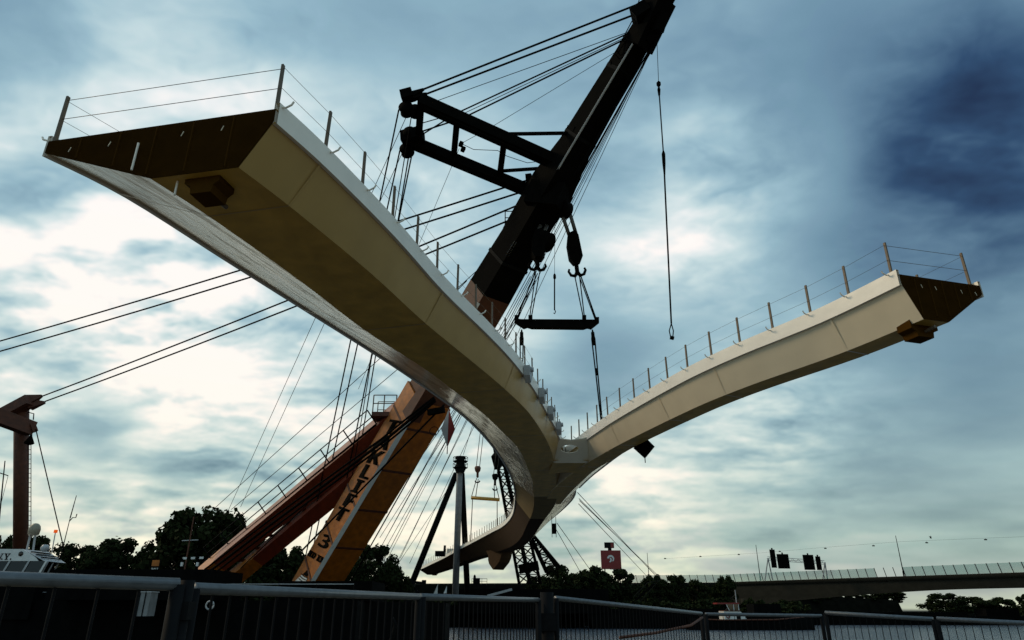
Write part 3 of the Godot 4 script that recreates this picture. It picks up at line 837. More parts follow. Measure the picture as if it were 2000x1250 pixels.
	for e in [[806, 186, 828, 174], [808, 190, 834, 183]]:
		st = mb(); var ax2 := axes(Q2(e[2], e[3], 39.5) - Q2(e[0], e[1], 39.5)); beam(st, Q2(e[0], e[1], 39.5), Q2(e[2], e[3], 39.5), ax2[0], ax2[1], 0.16, 0.2, 0.05, 0.06); obj("stay_socket", st, M.black, cr)
	for s in [[Vector3(-6.13, 28.24, -31.60), 0.42], [Vector3(-5.76, 28.74, -32.37), 0.36], [Vector3(-6.49, 27.61, -34.59), 0.42], [Vector3(-6.24, 28.28, -33.87), 0.4]]:
		st = mb(true); lathe(st, s[0] + Vector3(0, 0, 0.25), Vector3(0.1, 0, -1), [[0, 0], [0, s[1]], [0.2, s[1] * 0.88], [0.3, s[1] * 0.88], [0.5, s[1]], [0.5, 0]], 20); obj("stay_sheave", st, M.black, cr)
	st = mb(); bar(st, Vector3(-6.71, 28.12, -34.15), Vector3(-5.43, 28.28, -33.87), 0.8, 0.75); obj("stay_anchor", st, M.black, cr)
	for e in [[900, 280, 897, 274], [904, 290, 905, 286]]:
		st = mb(); bar(st, Q2(e[0] - 3, e[1], 41), Q2(e[0] + 4, e[1] + 3, 41), 0.26, 0.26); obj("floodlight", st, M.black, cr)
	st = mb(); tube(st, [Vector3(-3.08, 27.39, -33.59), Vector3(-2.31, 27.05, -33.74), Vector3(-0.86, 26.99, -33.76), Vector3(-0.31, 26.68, -33.89), Vector3(0.92, 26.31, -34.05), Vector3(2.00, 26.43, -34.00)], 0.02, 5); obj("cable", st, M.rope, cr)
	# stays from the strut and boom to the head and to the masts at the stern
	for e in [[828, 174, 39.5, 1252, 6, 38.3, 0.06], [834, 183, 39.5, 1246, 26, 38.3, 0.06], [845, 200, 39.6, 1240, 58, 38.4, 0.02], [890, 222, 40, 1238, 60, 38.4, 0.045], [905, 230, 40.2, 1230, 72, 38.5, 0.05], [905, 222, 40, 1236, 66, 38.4, 0.02], [960, 248, 40.5, 1205, 100, 38.6, 0.015], [826, 262, 41.6, 890, 222, 40.5, 0.045], [826, 240, 41.6, 875, 226, 40.5, 0.03], [826, 256, 41.6, 905, 230, 40.5, 0.05], [905, 278, 41, 960, 248, 40.5, 0.015]]:
		rope("pendant_rope", Q2(e[0], e[1], e[2]), Q2(e[3], e[4], e[5]), e[6], cr)
	for e in [[-60, 683, 60, 1030, 352, 42.2, 0.06], [-60, 703, 60, 1028, 372, 42.3, 0.06], [82, 774, 62, 1018, 398, 43, 0.06], [88, 784, 62, 1000, 428, 43.2, 0.06]]:
		rope("back_stay", Q2(e[0], e[1], e[2]), Q2(e[3], e[4], e[5]), e[6], cr, null, 0.25)
	# hoisting ropes from the strut's sheaves down to the winches
	for e in [[779, 214, 39.5, 590, 1120, 54, 0.045], [781, 294, 42, 605, 1100, 54, 0.045], [806, 294, 42, 640, 1120, 52, 0.045], [804, 224, 40, 655, 1130, 52, 0.03], [799, 300, 42, 668, 1090, 52, 0.04], [785, 300, 42, 470, 990, 58, 0.02], [795, 225, 39.8, 440, 1010, 60, 0.02], [897, 290, 41, 700, 760, 47, 0.015], [985, 480, 42.5, 400, 1010, 58, 0.025], [950, 575, 44, 452, 995, 58, 0.025], [912, 548, 44.5, 820, 640, 46, 0.03]]:
		rope("hoist_rope", Q2(e[0], e[1], e[2]), Q2(e[3], e[4], e[5]), e[6], cr)
	# ropes fanning from the head down the front of the boom
	for e in [[1274, 88, 640, 1170, 0.05], [1277, 90, 668, 1165, 0.05], [1278, 84, 700, 1150, 0.025], [1279, 80, 726, 1140, 0.025], [1281, 80, 742, 1120, 0.02], [1281, 76, 770, 1110, 0.02], [1268, 100, 610, 1180, 0.03], [1282, 76, 800, 1100, 0.02]]:
		rope("hoist_rope", Q2(e[0], e[1], 38), Q2(e[2], e[3], 53), e[4], cr)
	for e in [[1006, 628, 39.2, 716, 1046, 60], [1008, 632, 39.2, 742, 1050, 60], [1036, 540, 40.2, 760, 1040, 64], [1042, 545, 40.2, 782, 1090, 70], [1046, 548, 40.2, 720, 1130, 60]]:
		rope("tag_line", Q2(e[0], e[1], e[2]), Q2(e[3], e[4], e[5]), 0.025, cr)
	# whip line with its ball, swivel and empty sling
	var wl := [Vector3(8.05, 30.62, -28.85), Vector3(8.07, 28.42, -29.46), Vector3(8.14, 26.16, -30.21), Vector3(8.26, 24.38, -30.74), Vector3(8.42, 19.66, -32.31), Vector3(8.52, 15.69, -33.67)]
	rope("whip_line", wl[0], wl[1], 0.016, cr)
	st = mb(true); lathe(st, wl[1], wl[2] - wl[1], [[0, 0.02], [0.1, 0.12], [0.25, 0.12], [0.35, 0.05], [0.5, 0.09], [0.8, 0.06], [0.9, 0.03]], 10); obj("swivel", st, M.black, cr)
	rope("whip_line", wl[1].lerp(wl[2], 0.2), wl[3], 0.035, cr)
	st = mb(true); lathe(st, wl[3] + (wl[3] - wl[4]).normalized() * 0.3, wl[4] - wl[3], [[0, 0.03], [0.2, 0.1], [0.7, 0.09], [1.4, 0.045]], 10); obj("thimble", st, M.black, cr)
	rope("whip_line", wl[3], wl[5], 0.045, cr)
	st = mb(true); tube(st, [wl[5], Vector3(8.41, 15.33, -33.82), Vector3(8.47, 14.94, -33.88), Vector3(8.57, 14.89, -33.90), Vector3(8.63, 15.33, -33.82), wl[5]], 0.03, 6); obj("sling_eye", st, M.black, cr)
	st = mb(); bar(st, Vector3(8.44, 14.97, -33.87), Vector3(8.63, 14.92, -33.89), 0.14, 0.16); obj("shackle", st, M.black, cr)
	# short auxiliary hook in front of the boom
	rope("whip_line", Vector3(2.57, 23.18, -35.16), Vector3(2.53, 19.85, -36.36), 0.012, cr)
	st = mb(true); lathe(st, Vector3(2.53, 20.01, -36.29), Vector3.DOWN, [[0, 0.02], [0.1, 0.08], [0.3, 0.09], [0.4, 0.03]], 10); obj("swivel", st, M.black, cr)
	rope("whip_line", Vector3(2.53, 19.71, -36.42), Vector3(2.53, 18.00, -37.15), 0.04, cr)
	st = mb(true); tube(st, [Vector3(2.53, 18.05, -37.12), Vector3(2.59, 17.91, -37.18), Vector3(2.53, 17.80, -37.23), Vector3(2.47, 17.86, -37.21)], 0.03, 6); obj("hook", st, M.black, cr)

# a point given by picture bearings and distance along the view axis, in metres from the eye
func Q2(u: float, v: float, depth: float) -> Vector3:
	var p := deg_to_rad(23.0)
	var a := (u - 1000.0) / 1333.0
	var b := (625.0 - v) / 1333.0
	return Vector3(a, b * cos(p) + sin(p), b * sin(p) - cos(p)) * depth + Vector3(0, 1.6, 0)

func _at_boom(a: Vector3, b: Vector3, t: float) -> Vector3:
	return a.lerp(b, t)

func _near_corner(x: Vector3, y: Vector3, at: Vector3) -> Vector3:
	var best := Vector3.ZERO
	var far := INF
	for i in [-1, 1]:
		for j in [-1, 1]:
			var c: Vector3 = x * i + y * j
			if (at + c).length() < far:
				far = (at + c).length(); best = c
	return best

func _face_normal(x: Vector3, y: Vector3, at: Vector3, side: int) -> Vector3:
	# of the two faces turned to the eye, the one whose normal points more to the left (-1) or right (1)
	var to := (Vector3(0, 1.6, 0) - at).normalized()
	var fs := []
	for c in [x, -x, y, -y]:
		if c.dot(to) > 0.05: fs.append(c)
	fs.sort_custom(func(p, q): return p.x < q.x)
	return fs[0] if side < 0 else fs[fs.size() - 1]

func hook_block(at: Vector3, top: Array, label: String, lean: Vector3) -> void:
	var t := thing("hook_block", label, "hook block", at, 0, "hook blocks under the boom")
	var up := -lean
	var sd := Vector3.RIGHT - up * Vector3.RIGHT.dot(up)
	sd = sd.normalized()
	var st := mb()
	plate(st, at, sd, up, PackedVector2Array([Vector2(-0.28, 0.95), Vector2(0.12, 1.1), Vector2(0.3, 0.8), Vector2(0.4, -0.5), Vector2(0.25, -0.8), Vector2(-0.15, -0.9), Vector2(-0.38, -0.55), Vector2(-0.42, 0.3)]), 0.8)
	obj("block", st, M.black, t)
	st = mb(); tube(st, [at - up * 0.8, at - up * 1.35], 0.13, 8); obj("shank", st, M.black, t)
	st = mb(true)
	var c := at - up * 1.35
	for s in [-1, 1]:
		tube(st, [c, c + sd * 0.16 * s - up * 0.22, c + sd * 0.38 * s - up * 0.16, c + sd * 0.5 * s + up * 0.08, c + sd * 0.44 * s + up * 0.22], 0.13, 8, 0.06)
	obj("ramshorn_hook", st, M.black, t)
	for p in top:
		var rp := mb(true); tube(rp, [p, at + up * 0.8 + (p - at).normalized() * 0.1 + sd * (0.22 if p == top[1] else -0.18)], 0.11, 8); obj("fall_rope", rp, M.wire, t)

func make_rigging() -> void:
	var lean := (Vector3(3.81, 19.58, -35.82) - Vector3(3.41, 23.21, -34.93)).normalized()
	hook_block(Vector3(3.68, 21.11, -35.39), [Vector3(2.82, 23.82, -34.89), Vector3(3.31, 23.88, -34.87)], "black hook block with ramshorn hook hanging clear of the boom, right one", lean)
	hook_block(Vector3(1.58, 21.37, -35.49), [Vector3(1.72, 22.86, -35.52), Vector3(2.09, 22.86, -35.52)], "black hook block with ramshorn hook partly in front of the boom, left one", Vector3(-0.08, -1, 0.02).normalized())
	var a := Vector3(0.23, 16.66, -36.00); var b := Vector3(4.92, 16.63, -36.00)
	var sp := thing("spreader_beam", "black lifting spreader beam hung level over the fork of the bridge", "spreader beam", a.lerp(b, 0.5))
	var l := a.distance_to(b)
	var st := mb()
	plate(st, a.lerp(b, 0.5), (b - a).normalized(), Vector3.UP, PackedVector2Array([Vector2(-l / 2, 0.24), Vector2(-l / 2 + 0.3, 0.2), Vector2(l / 2 - 0.25, 0.2), Vector2(l / 2, 0.24), Vector2(l / 2 + 0.05, 0.1), Vector2(l / 2 - 0.4, -0.28), Vector2(l / 2 - 0.6, -0.22), Vector2(l / 2 - 0.85, -0.3), Vector2(-l / 2 + 0.9, -0.28), Vector2(-l / 2 + 0.65, -0.2), Vector2(-l / 2 + 0.45, -0.28), Vector2(-l / 2 - 0.1, 0.1)]), 0.4)
	obj("beam", st, M.black, sp)
	for e in [[1046, 530, 1008, 626, 0.04], [1050, 534, 1010, 626, 0.03], [1046, 534, 1034, 624, 0.035], [1054, 532, 1037, 624, 0.035], [1122, 536, 1140, 624, 0.035], [1132, 540, 1142, 624, 0.035], [1134, 538, 1166, 628, 0.04], [1130, 536, 1163, 626, 0.03]]:
		var s := mb(true); tube(s, [Q2(e[0], e[1], 39.9), Q2(e[2], e[3], 38.9)], e[4], 6); obj("top_sling", s, M.rope, sp)
	for e in [[1009, 622], [1036, 622], [1141, 622], [1166, 626]]:
		var s := mb(); tube(s, [Q2(e[0], e[1] - 7, 38.9), Q2(e[0], e[1] + 6, 38.9)], 0.12, 8); obj("shackle", s, M.black, sp)
	var lo := Vector3(0.5, 10.75, -36.05); var ro := Vector3(4.85, 10.75, -36.05)
	for e in [[Vector3(0.55, 16.29, -36.02), lo], [Vector3(4.58, 16.29, -36.02), ro]]:
		var p: Vector3 = e[0]
		var q: Vector3 = e[1]
		for k in [-0.09, 0.09]:
			var s := mb(true); tube(s, [p + Vector3(0, 0, 0), p.lerp(q, 0.1) + Vector3(k, 0, 0), p.lerp(q, 0.5) + Vector3(k * 0.6, 0, 0), q + Vector3(k * 0.3, 0, 0)], 0.04, 6); obj("bridge_sling", s, M.rope, sp)
		for f in [[0.03, 0.1], [0.1, 0.07], [0.42, 0.08]]:
			var s := mb(); tube(s, [p.lerp(q, f[0]), p.lerp(q, f[0] + 0.07)], f[1], 8); obj("turnbuckle", s, M.black, sp)
	# dark frame box hanging under the fork on two lines
	var hb := thing("hanging_basket", "small black framed basket hanging below the fork of the bridge", "basket", Vector3(3.69, 8.18, -62.39))
	st = mb(); box(st, Vector3(-0.2, -0.45, -0.2), Vector3(0.2, 0.4, 0.2)); loc("box", st, M.black, hb)
	for k in [-0.18, 0.18]:
		st = mb(); tube(st, [Vector3(k, 0.3, 0), Vector3(k, 1.0, 0)], 0.025, 5); loc("hanger", st, M.dark, hb)
		st = mb(); tube(st, [Vector3(k, -0.75, 0), Vector3(k, -0.4, 0)], 0.025, 5); loc("leg", st, M.dark, hb)


# ---------------------------------------------------------------- masts at the stern and the wheelhouse
func make_stern() -> void:
	var b := Vector3(-44.65, 3.35, -66.61); var t := Vector3(-44.56, 18.68, -60.11)
	var ms := thing("stay_mast", "rust red back stay mast with cross beam and ladder at the left edge", "mast", Vector3(b.x, -0.4, b.z))
	var st := mb(true); tube(st, [b, t], 0.6, 14); obj("column", st, M.rust, ms)
	var cp := Vector3(-44.66, 18.20, -59.77)
	st = mb(); bar(st, Vector3(-45.25, 17.25, -56.36), Vector3(-43.21, 16.56, -60.35), 1.0, 1.2); obj("cross_beam", st, M.rust, ms)
	st = mb(); bar(st, Vector3(-43.06, 16.93, -59.98), Vector3(-42.79, 16.26, -60.26), 0.7, 0.4); obj("beam_end", st, M.rust, ms)
	st = mb(); bar(st, Vector3(-45.88, 17.66, -59.88), Vector3(-43.37, 18.96, -59.44), 1.1, 0.9); obj("stay_head", st, M.rust, ms)
	for e in [[58, 782, 82, 773], [60, 790, 88, 786]]:
		var p := Q2(e[0], e[1], 61.8); var q := Q2(e[2], e[3], 62); var ax := axes(q - p)
		st = mb(); beam(st, p, q, ax[0], ax[1], 0.4, 0.45, 0.1, 0.1); obj("stay_socket", st, M.rust, ms)
	st = mb(); tube(st, [Vector3(-44.00, 18.12, -60.34), Vector3(-43.44, 17.99, -60.40), Vector3(-43.49, 17.48, -60.62)], 0.05, 6); obj("davit", st, M.dark, ms)
	var r0 := Vector3(-43.43, 15.54, -60.35); var r1 := Vector3(-43.43, 8.16, -63.48)
	for k in [-0.14, 0.14]:
		st = mb(); tube(st, [r0 + Vector3(0.3 + k, 0, 0), r1 + Vector3(0.3 + k, 0, 0)], 0.035, 6); obj("ladder_rail", st, M.rust, ms)
	for k in 20:
		var p := r0.lerp(r1, k / 19.0) + Vector3(0.3, 0, 0)
		st = mb(); tube(st, [p - Vector3(0.14, 0, 0), p + Vector3(0.14, 0, 0)], 0.025, 5); obj("rung", st, M.rust, ms)
	st = mb(true); lathe(st, Vector3(-42.92, 16.13, -60.10), Vector3.DOWN, [[0, 0.05], [0.3, 0.12], [0.9, 0.42], [1.0, 0.3], [1.05, 0]], 12); obj("floodlight", st, M.black, ms)
	rope("mast_guy", Vector3(-42.56, 16.46, -59.96), Vector3(-40.09, 6.77, -64.07), 0.045, ms)
	# a slim signal mast with a yard, cut by the left edge
	var sm := thing("signal_mast", "thin dark signal mast with a small yard at the far left edge", "mast", Vector3(-30.13, 5.21, -41.92))
	st = mb(); tube(st, [Vector3(-30.19, 5.21, -41.92), Vector3(-29.71, 9.63, -40.04)], 0.05, 6, 0.03); obj("pole", st, M.dark, sm)
	st = mb(); tube(st, [Vector3(-30.19, 9.03, -40.30), Vector3(-29.53, 8.83, -40.38)], 0.03, 6); obj("yard", st, M.dark, sm)
	rope("halyard", Vector3(-29.53, 8.83, -40.38), Vector3(-30.07, 6.87, -41.22), 0.012, sm)
	# wheelhouse
	var o := Vector3(-29.29, 3.28, -42.74)
	var wh := thing("wheelhouse", "white ship wheelhouse with slanting dark windows at the lower left", "wheelhouse", o)
	var wb := Vector3(0, 0, 0)
	st = mb(); box(st, Vector3(-6, -2.2, -2.3), Vector3(1.5, 0.12, 0)); loc("lower_wall", st, M.hull, wh)
	# window band: sloped posts with dark panes between
	var posts := [-3.2, -1.95, -0.72, 0.42]
	for k in posts.size():
		st = mb(); bar(st, Vector3(posts[k], 0.12, 0), Vector3(posts[k] + 0.24, 0.98, -0.1), 0.09, 0.1); loc("window_post", st, M.grey, wh)
	st = mb(); bar(st, Vector3(1.38, 0.12, -0.1), Vector3(1.62, 0.98, -0.2), 0.12, 0.1); loc("window_post", st, M.white, wh)
	var all := [-3.2, -1.95, -0.72, 0.42, 1.38]
	for k in 4:
		st = mb(); plate(st, Vector3(0, 0.12, -0.03), Vector3.RIGHT, Vector3(0.24, 0.86, -0.1).normalized(), PackedVector2Array([Vector2(all[k] + 0.03, 0), Vector2(all[k + 1] - 0.03, 0), Vector2(all[k + 1] - 0.03, 0.9), Vector2(all[k] + 0.03, 0.9)]), 0.02); loc("window_pane", st, M.glass, wh)
	for k in 3:
		var p := Vector3(1.3 - k * 0.12, 0.12, -0.45 - k * 0.7)
		st = mb(); bar(st, p, p + Vector3(0.24, 0.86, -0.05), 0.06, 0.06); loc("window_post", st, M.grey, wh)
	st = mb(); box(st, Vector3(-5.9, 0.12, -2.2), Vector3(0.95, 0.98, -0.4)); loc("cabin_core", st, M.black, wh)
	st = mb()
	plate(st, Vector3(-2.2, 1.32, -0.12), Vector3.RIGHT, Vector3.UP, PackedVector2Array([Vector2(-3.7, -0.34), Vector2(3.4, -0.34), Vector2(3.15, -0.12), Vector2(2.3, 0.33), Vector2(-3.7, 0.36)]), 0.08)
	loc("fascia_board", st, M.white, wh)
	st = mb()
	quad(st, Vector3(-5.9, 1.66, -0.12), Vector3(0.1, 1.64, -0.12), Vector3(0.25, 1.66, -2.3), Vector3(-5.9, 1.66, -2.3))
	quad(st, Vector3(0.1, 1.64, -0.12), Vector3(1.5, 0.99, -0.14), Vector3(1.5, 0.99, -2.3), Vector3(0.25, 1.66, -2.3))
	quad(st, Vector3(1.5, 0.97, -0.14), Vector3(-5.9, 0.97, -0.12), Vector3(-5.9, 0.97, -2.3), Vector3(1.5, 0.97, -2.3))
	loc("roof", st, M.grey, wh)
	letters_local("H.W.Y.", Vector3(-1.75, 1.22, -0.06), 0.26, 0.36, wh)
	st = mb(true); lathe(st, Vector3(0.42 - 0.35, 1.38, -0.1), Vector3.BACK, [[0.04, 0.0], [0.06, 0.12], [0.05, 0.14], [0.0, 0.14]], 14); loc("porthole", st, M.glass, wh)
	# radar dome on two legs, stubby vents, aerials
	st = mb(true); lathe(st, Vector3(-0.25, 2.55, -1.2), Vector3.UP, [[0, 0.0], [0.0, 0.2], [0.05, 0.3], [0.35, 0.33], [0.55, 0.28], [0.68, 0.16], [0.72, 0.0]], 18); loc("radar_dome", st, M.dome, wh)
	st = mb(); tube(st, [Vector3(-0.4, 1.6, -1.2), Vector3(-0.42, 2.58, -1.2)], 0.06, 8); loc("dome_leg", st, M.grey, wh)
	st = mb(); tube(st, [Vector3(0.0, 1.6, -1.2), Vector3(-0.12, 2.58, -1.2)], 0.06, 8); loc("dome_leg", st, M.grey, wh)
	st = mb(true); lathe(st, Vector3(0.55, 1.6, -1.4), Vector3.UP, [[0, 0.1], [0.1, 0.22], [0.25, 0.24], [0.4, 0.15], [0.42, 0]], 12); loc("vent", st, M.grey, wh)
	st = mb(); tube(st, [Vector3(0.78, 1.6, -1.8), Vector3(0.7, 2.75, -1.8)], 0.03, 6); loc("lamp_post", st, M.grey, wh)
	st = mb(); box(st, Vector3(0.62, 2.75, -1.87), Vector3(0.78, 2.93, -1.73)); loc("signal_lamp", st, M.amber, wh)
	for e in [[1.0, 1.3, 0.95, 2.2], [1.15, 1.1, 1.15, 3.7], [1.15, 3.7, 1.2, 5.1]]:
		st = mb(); tube(st, [Vector3(e[0], e[1], -2.2), Vector3(e[2], e[3], -2.2)], 0.035, 6, 0.02); loc("aerial", st, M.dark, wh)
	st = mb(); tube(st, [Vector3(1.15, 3.5, -2.2), Vector3(1.3, 3.72, -2.2), Vector3(1.5, 3.72, -2.2), Vector3(1.52, 3.95, -2.2)], 0.03, 6); loc("aerial_arm", st, M.dark, wh)
	for k in 3:
		st = mb(); bar(st, Vector3(0.5 + k * 0.35, 1.52 - k * 0.16, -0.3), Vector3(0.55 + k * 0.35, 1.52 - k * 0.16, -2.1), 0.06, 0.06); loc("roof_rail", st, M.dark, wh)

func letters_local(text: String, at: Vector3, step: float, size: float, parent: Node3D) -> void:
	for k in text.length():
		var tm := TextMesh.new()
		tm.text = text[k]
		var f := SystemFont.new(); f.font_names = ["Droid Serif"]; f.font_weight = 700
		tm.font = f; tm.font_size = 64; tm.pixel_size = size / 46.0; tm.depth = 0.02
		inst("letter", tm, M.dark, parent, Transform3D(Basis(), at + Vector3(step * k, 0, 0)))


# ---------------------------------------------------------------- barge deck between quay and crane
func make_barge() -> void:
	var b := thing("crane_barge", "long black crane barge lying behind the fence on the left", "barge", Vector3(-32, -1.6, -52))
	var st := mb()
	plate(st, Vector3(0, 0.5, 0), Vector3.RIGHT, Vector3.BACK, PackedVector2Array([Vector2(-95, -78), Vector2(-6.5, -78), Vector2(-5.2, -58), Vector2(-9.5, -48), Vector2(-9, -43), Vector2(-95, -43)]), 3.2)
	obj("hull", st, M.hull, b)
	for e in [[-26, -46, 9, 1.6, 5], [-40, -50, 8, 2.6, 6], [-15, -52, 6, 1.2, 5]]:
		st = mb(); box(st, Vector3(e[0], 2.1, e[1]), Vector3(e[0] + e[2], 2.1 + e[3], e[1] + e[4])); obj("deckhouse", st, M.hull, b)
	for k in 14:
		st = mb(); tube(st, [Vector3(-38 + k * 2.2, 2.1, -43.5), Vector3(-38 + k * 2.2, 3.0, -43.5)], 0.03, 6); obj("stanchion", st, M.dark, b)
	for h in [2.55, 3.0]:
		st = mb(); tube(st, [Vector3(-50, h, -43.5), Vector3(-9.4, h, -43.5)], 0.025, 6); obj("bulwark_rail", st, M.grey, b)
	# deck gear
	var c := thing("white_locker", "white deck locker with rails beside the foot of the crane leg", "locker", Vector3(-19.23, 1.99, -38.94))
	st = mb(); box(st, Vector3(-0.3, -0.7, -0.4), Vector3(0.3, 0.45, 0.4)); loc("cabinet", st, M.column, c)
	st = mb(); box(st, Vector3(-0.34, 0.45, -0.44), Vector3(0.34, 0.5, 0.44)); loc("lid", st, M.grey, c)
	for k in 2:
		st = mb(); tube(st, [Vector3(-0.25 + k * 0.3, 0.6, 0.42), Vector3(-0.25 + k * 0.3, -0.7, 0.42)], 0.03, 6); loc("rail", st, M.dark, c)
	var sg := thing("orange_sign", "small orange square sign over white lettering on the barge", "sign", Vector3(-21.96, 4.12, -44.56))
	st = mb(); box(st, Vector3(-0.22, -0.05, -0.03), Vector3(0.22, 0.3, 0.0)); loc("panel", st, M.orange, sg)
	st = mb(); box(st, Vector3(-0.26, -0.4, -0.08), Vector3(0.26, 0.34, -0.035)); loc("backing", st, M.dark, sg)
	st = mb(); tube(st, [Vector3(0, -2.4, -0.1), Vector3(0, -0.2, -0.1)], 0.05, 6); loc("post", st, M.dark, sg)
	for k in 4:
		var tm := TextMesh.new(); tm.text = "SMIT"[k]; tm.font_size = 32; tm.pixel_size = 0.006; tm.depth = 0.01
		inst("letter", tm, M.white, sg, Transform3D(Basis(), Vector3(-0.16 + k * 0.11, -0.22, 0)))
	var fr := thing("striped_frame", "black and white striped gantry frame behind the fence post", "frame", Vector3(-21.81, 4.10, -48.91))
	for e in [[-0.5, -0.8, -0.5, 0.7], [0.55, -0.8, 0.55, 0.7], [-0.5, 0.7, 1.2, 0.75]]:
		for k in 6:
			var p := Vector3(e[0], e[1], 0).lerp(Vector3(e[2], e[3], 0), k / 6.0)
			var q := Vector3(e[0], e[1], 0).lerp(Vector3(e[2], e[3], 0), (k + 1) / 6.0)
			st = mb(); bar(st, p, q, 0.14, 0.14); loc("stripe", st, M.white if k % 2 == 0 else M.black, fr)
	var cm := thing("cross_mast", "short rusty mast with a pale cross arm before the big tree", "mast", Vector3(-22.79, 5.44, -50.52))
	st = mb(); tube(st, [Vector3(0, -3, 0), Vector3(0, 2.3, 0)], 0.07, 8, 0.04); loc("pole", st, M.rust, cm)
	st = mb(); tube(st, [Vector3(-0.55, 0.65, 0), Vector3(0.6, 0.7, 0)], 0.035, 6); loc("cross_arm", st, M.grey, cm)
	var ring := thing("lifebuoy", "pale lifebuoy ring hung on the barge rail just right of the fence post", "lifebuoy", Vector3(-13.28, 1.78, -32.51))
	st = mb(true)
	var pts := []
	for k in 17: pts.append(Vector3(cos(TAU * k / 16.0), sin(TAU * k / 16.0), 0) * 0.17)
	tube(st, pts, 0.035, 8); loc("ring", st, M.grey, ring)
	st = mb(); tube(st, [Vector3(0, 0.17, 0), Vector3(0, 0.4, 0)], 0.02, 6); loc("hanger", st, M.dark, ring)


# ---------------------------------------------------------------- the second lift, far away
func lattice(parent: Node3D, a: Array, b: Array, bays: int, r: float, m: Material) -> void:
	# chords from a[k] to b[k], braces on every face between neighbouring chords
	var n := a.size()
	for k in n:
		var st := mb(); bar(st, a[k], b[k], r * 2.2, r * 2.2); obj("chord", st, m, parent)
	for k in n:
		var j := (k + 1) % n
		if n == 2 and k == 1: break
		for i in bays:
			var t0 := float(i) / bays
			var t1 := float(i + 1) / bays
			var p: Vector3 = a[k].lerp(b[k], t0)
			var q: Vector3 = a[j].lerp(b[j], t1)
			if i % 2 == 1:
				p = a[j].lerp(b[j], t0); q = a[k].lerp(b[k], t1)
			var st := mb(); bar(st, p, q, r * 0.9, r * 0.9); obj("brace", st, m, parent)
			st = mb(); bar(st, a[k].lerp(b[k], t0), a[j].lerp(b[j], t0), r * 0.8, r * 0.8); obj("brace", st, m, parent)

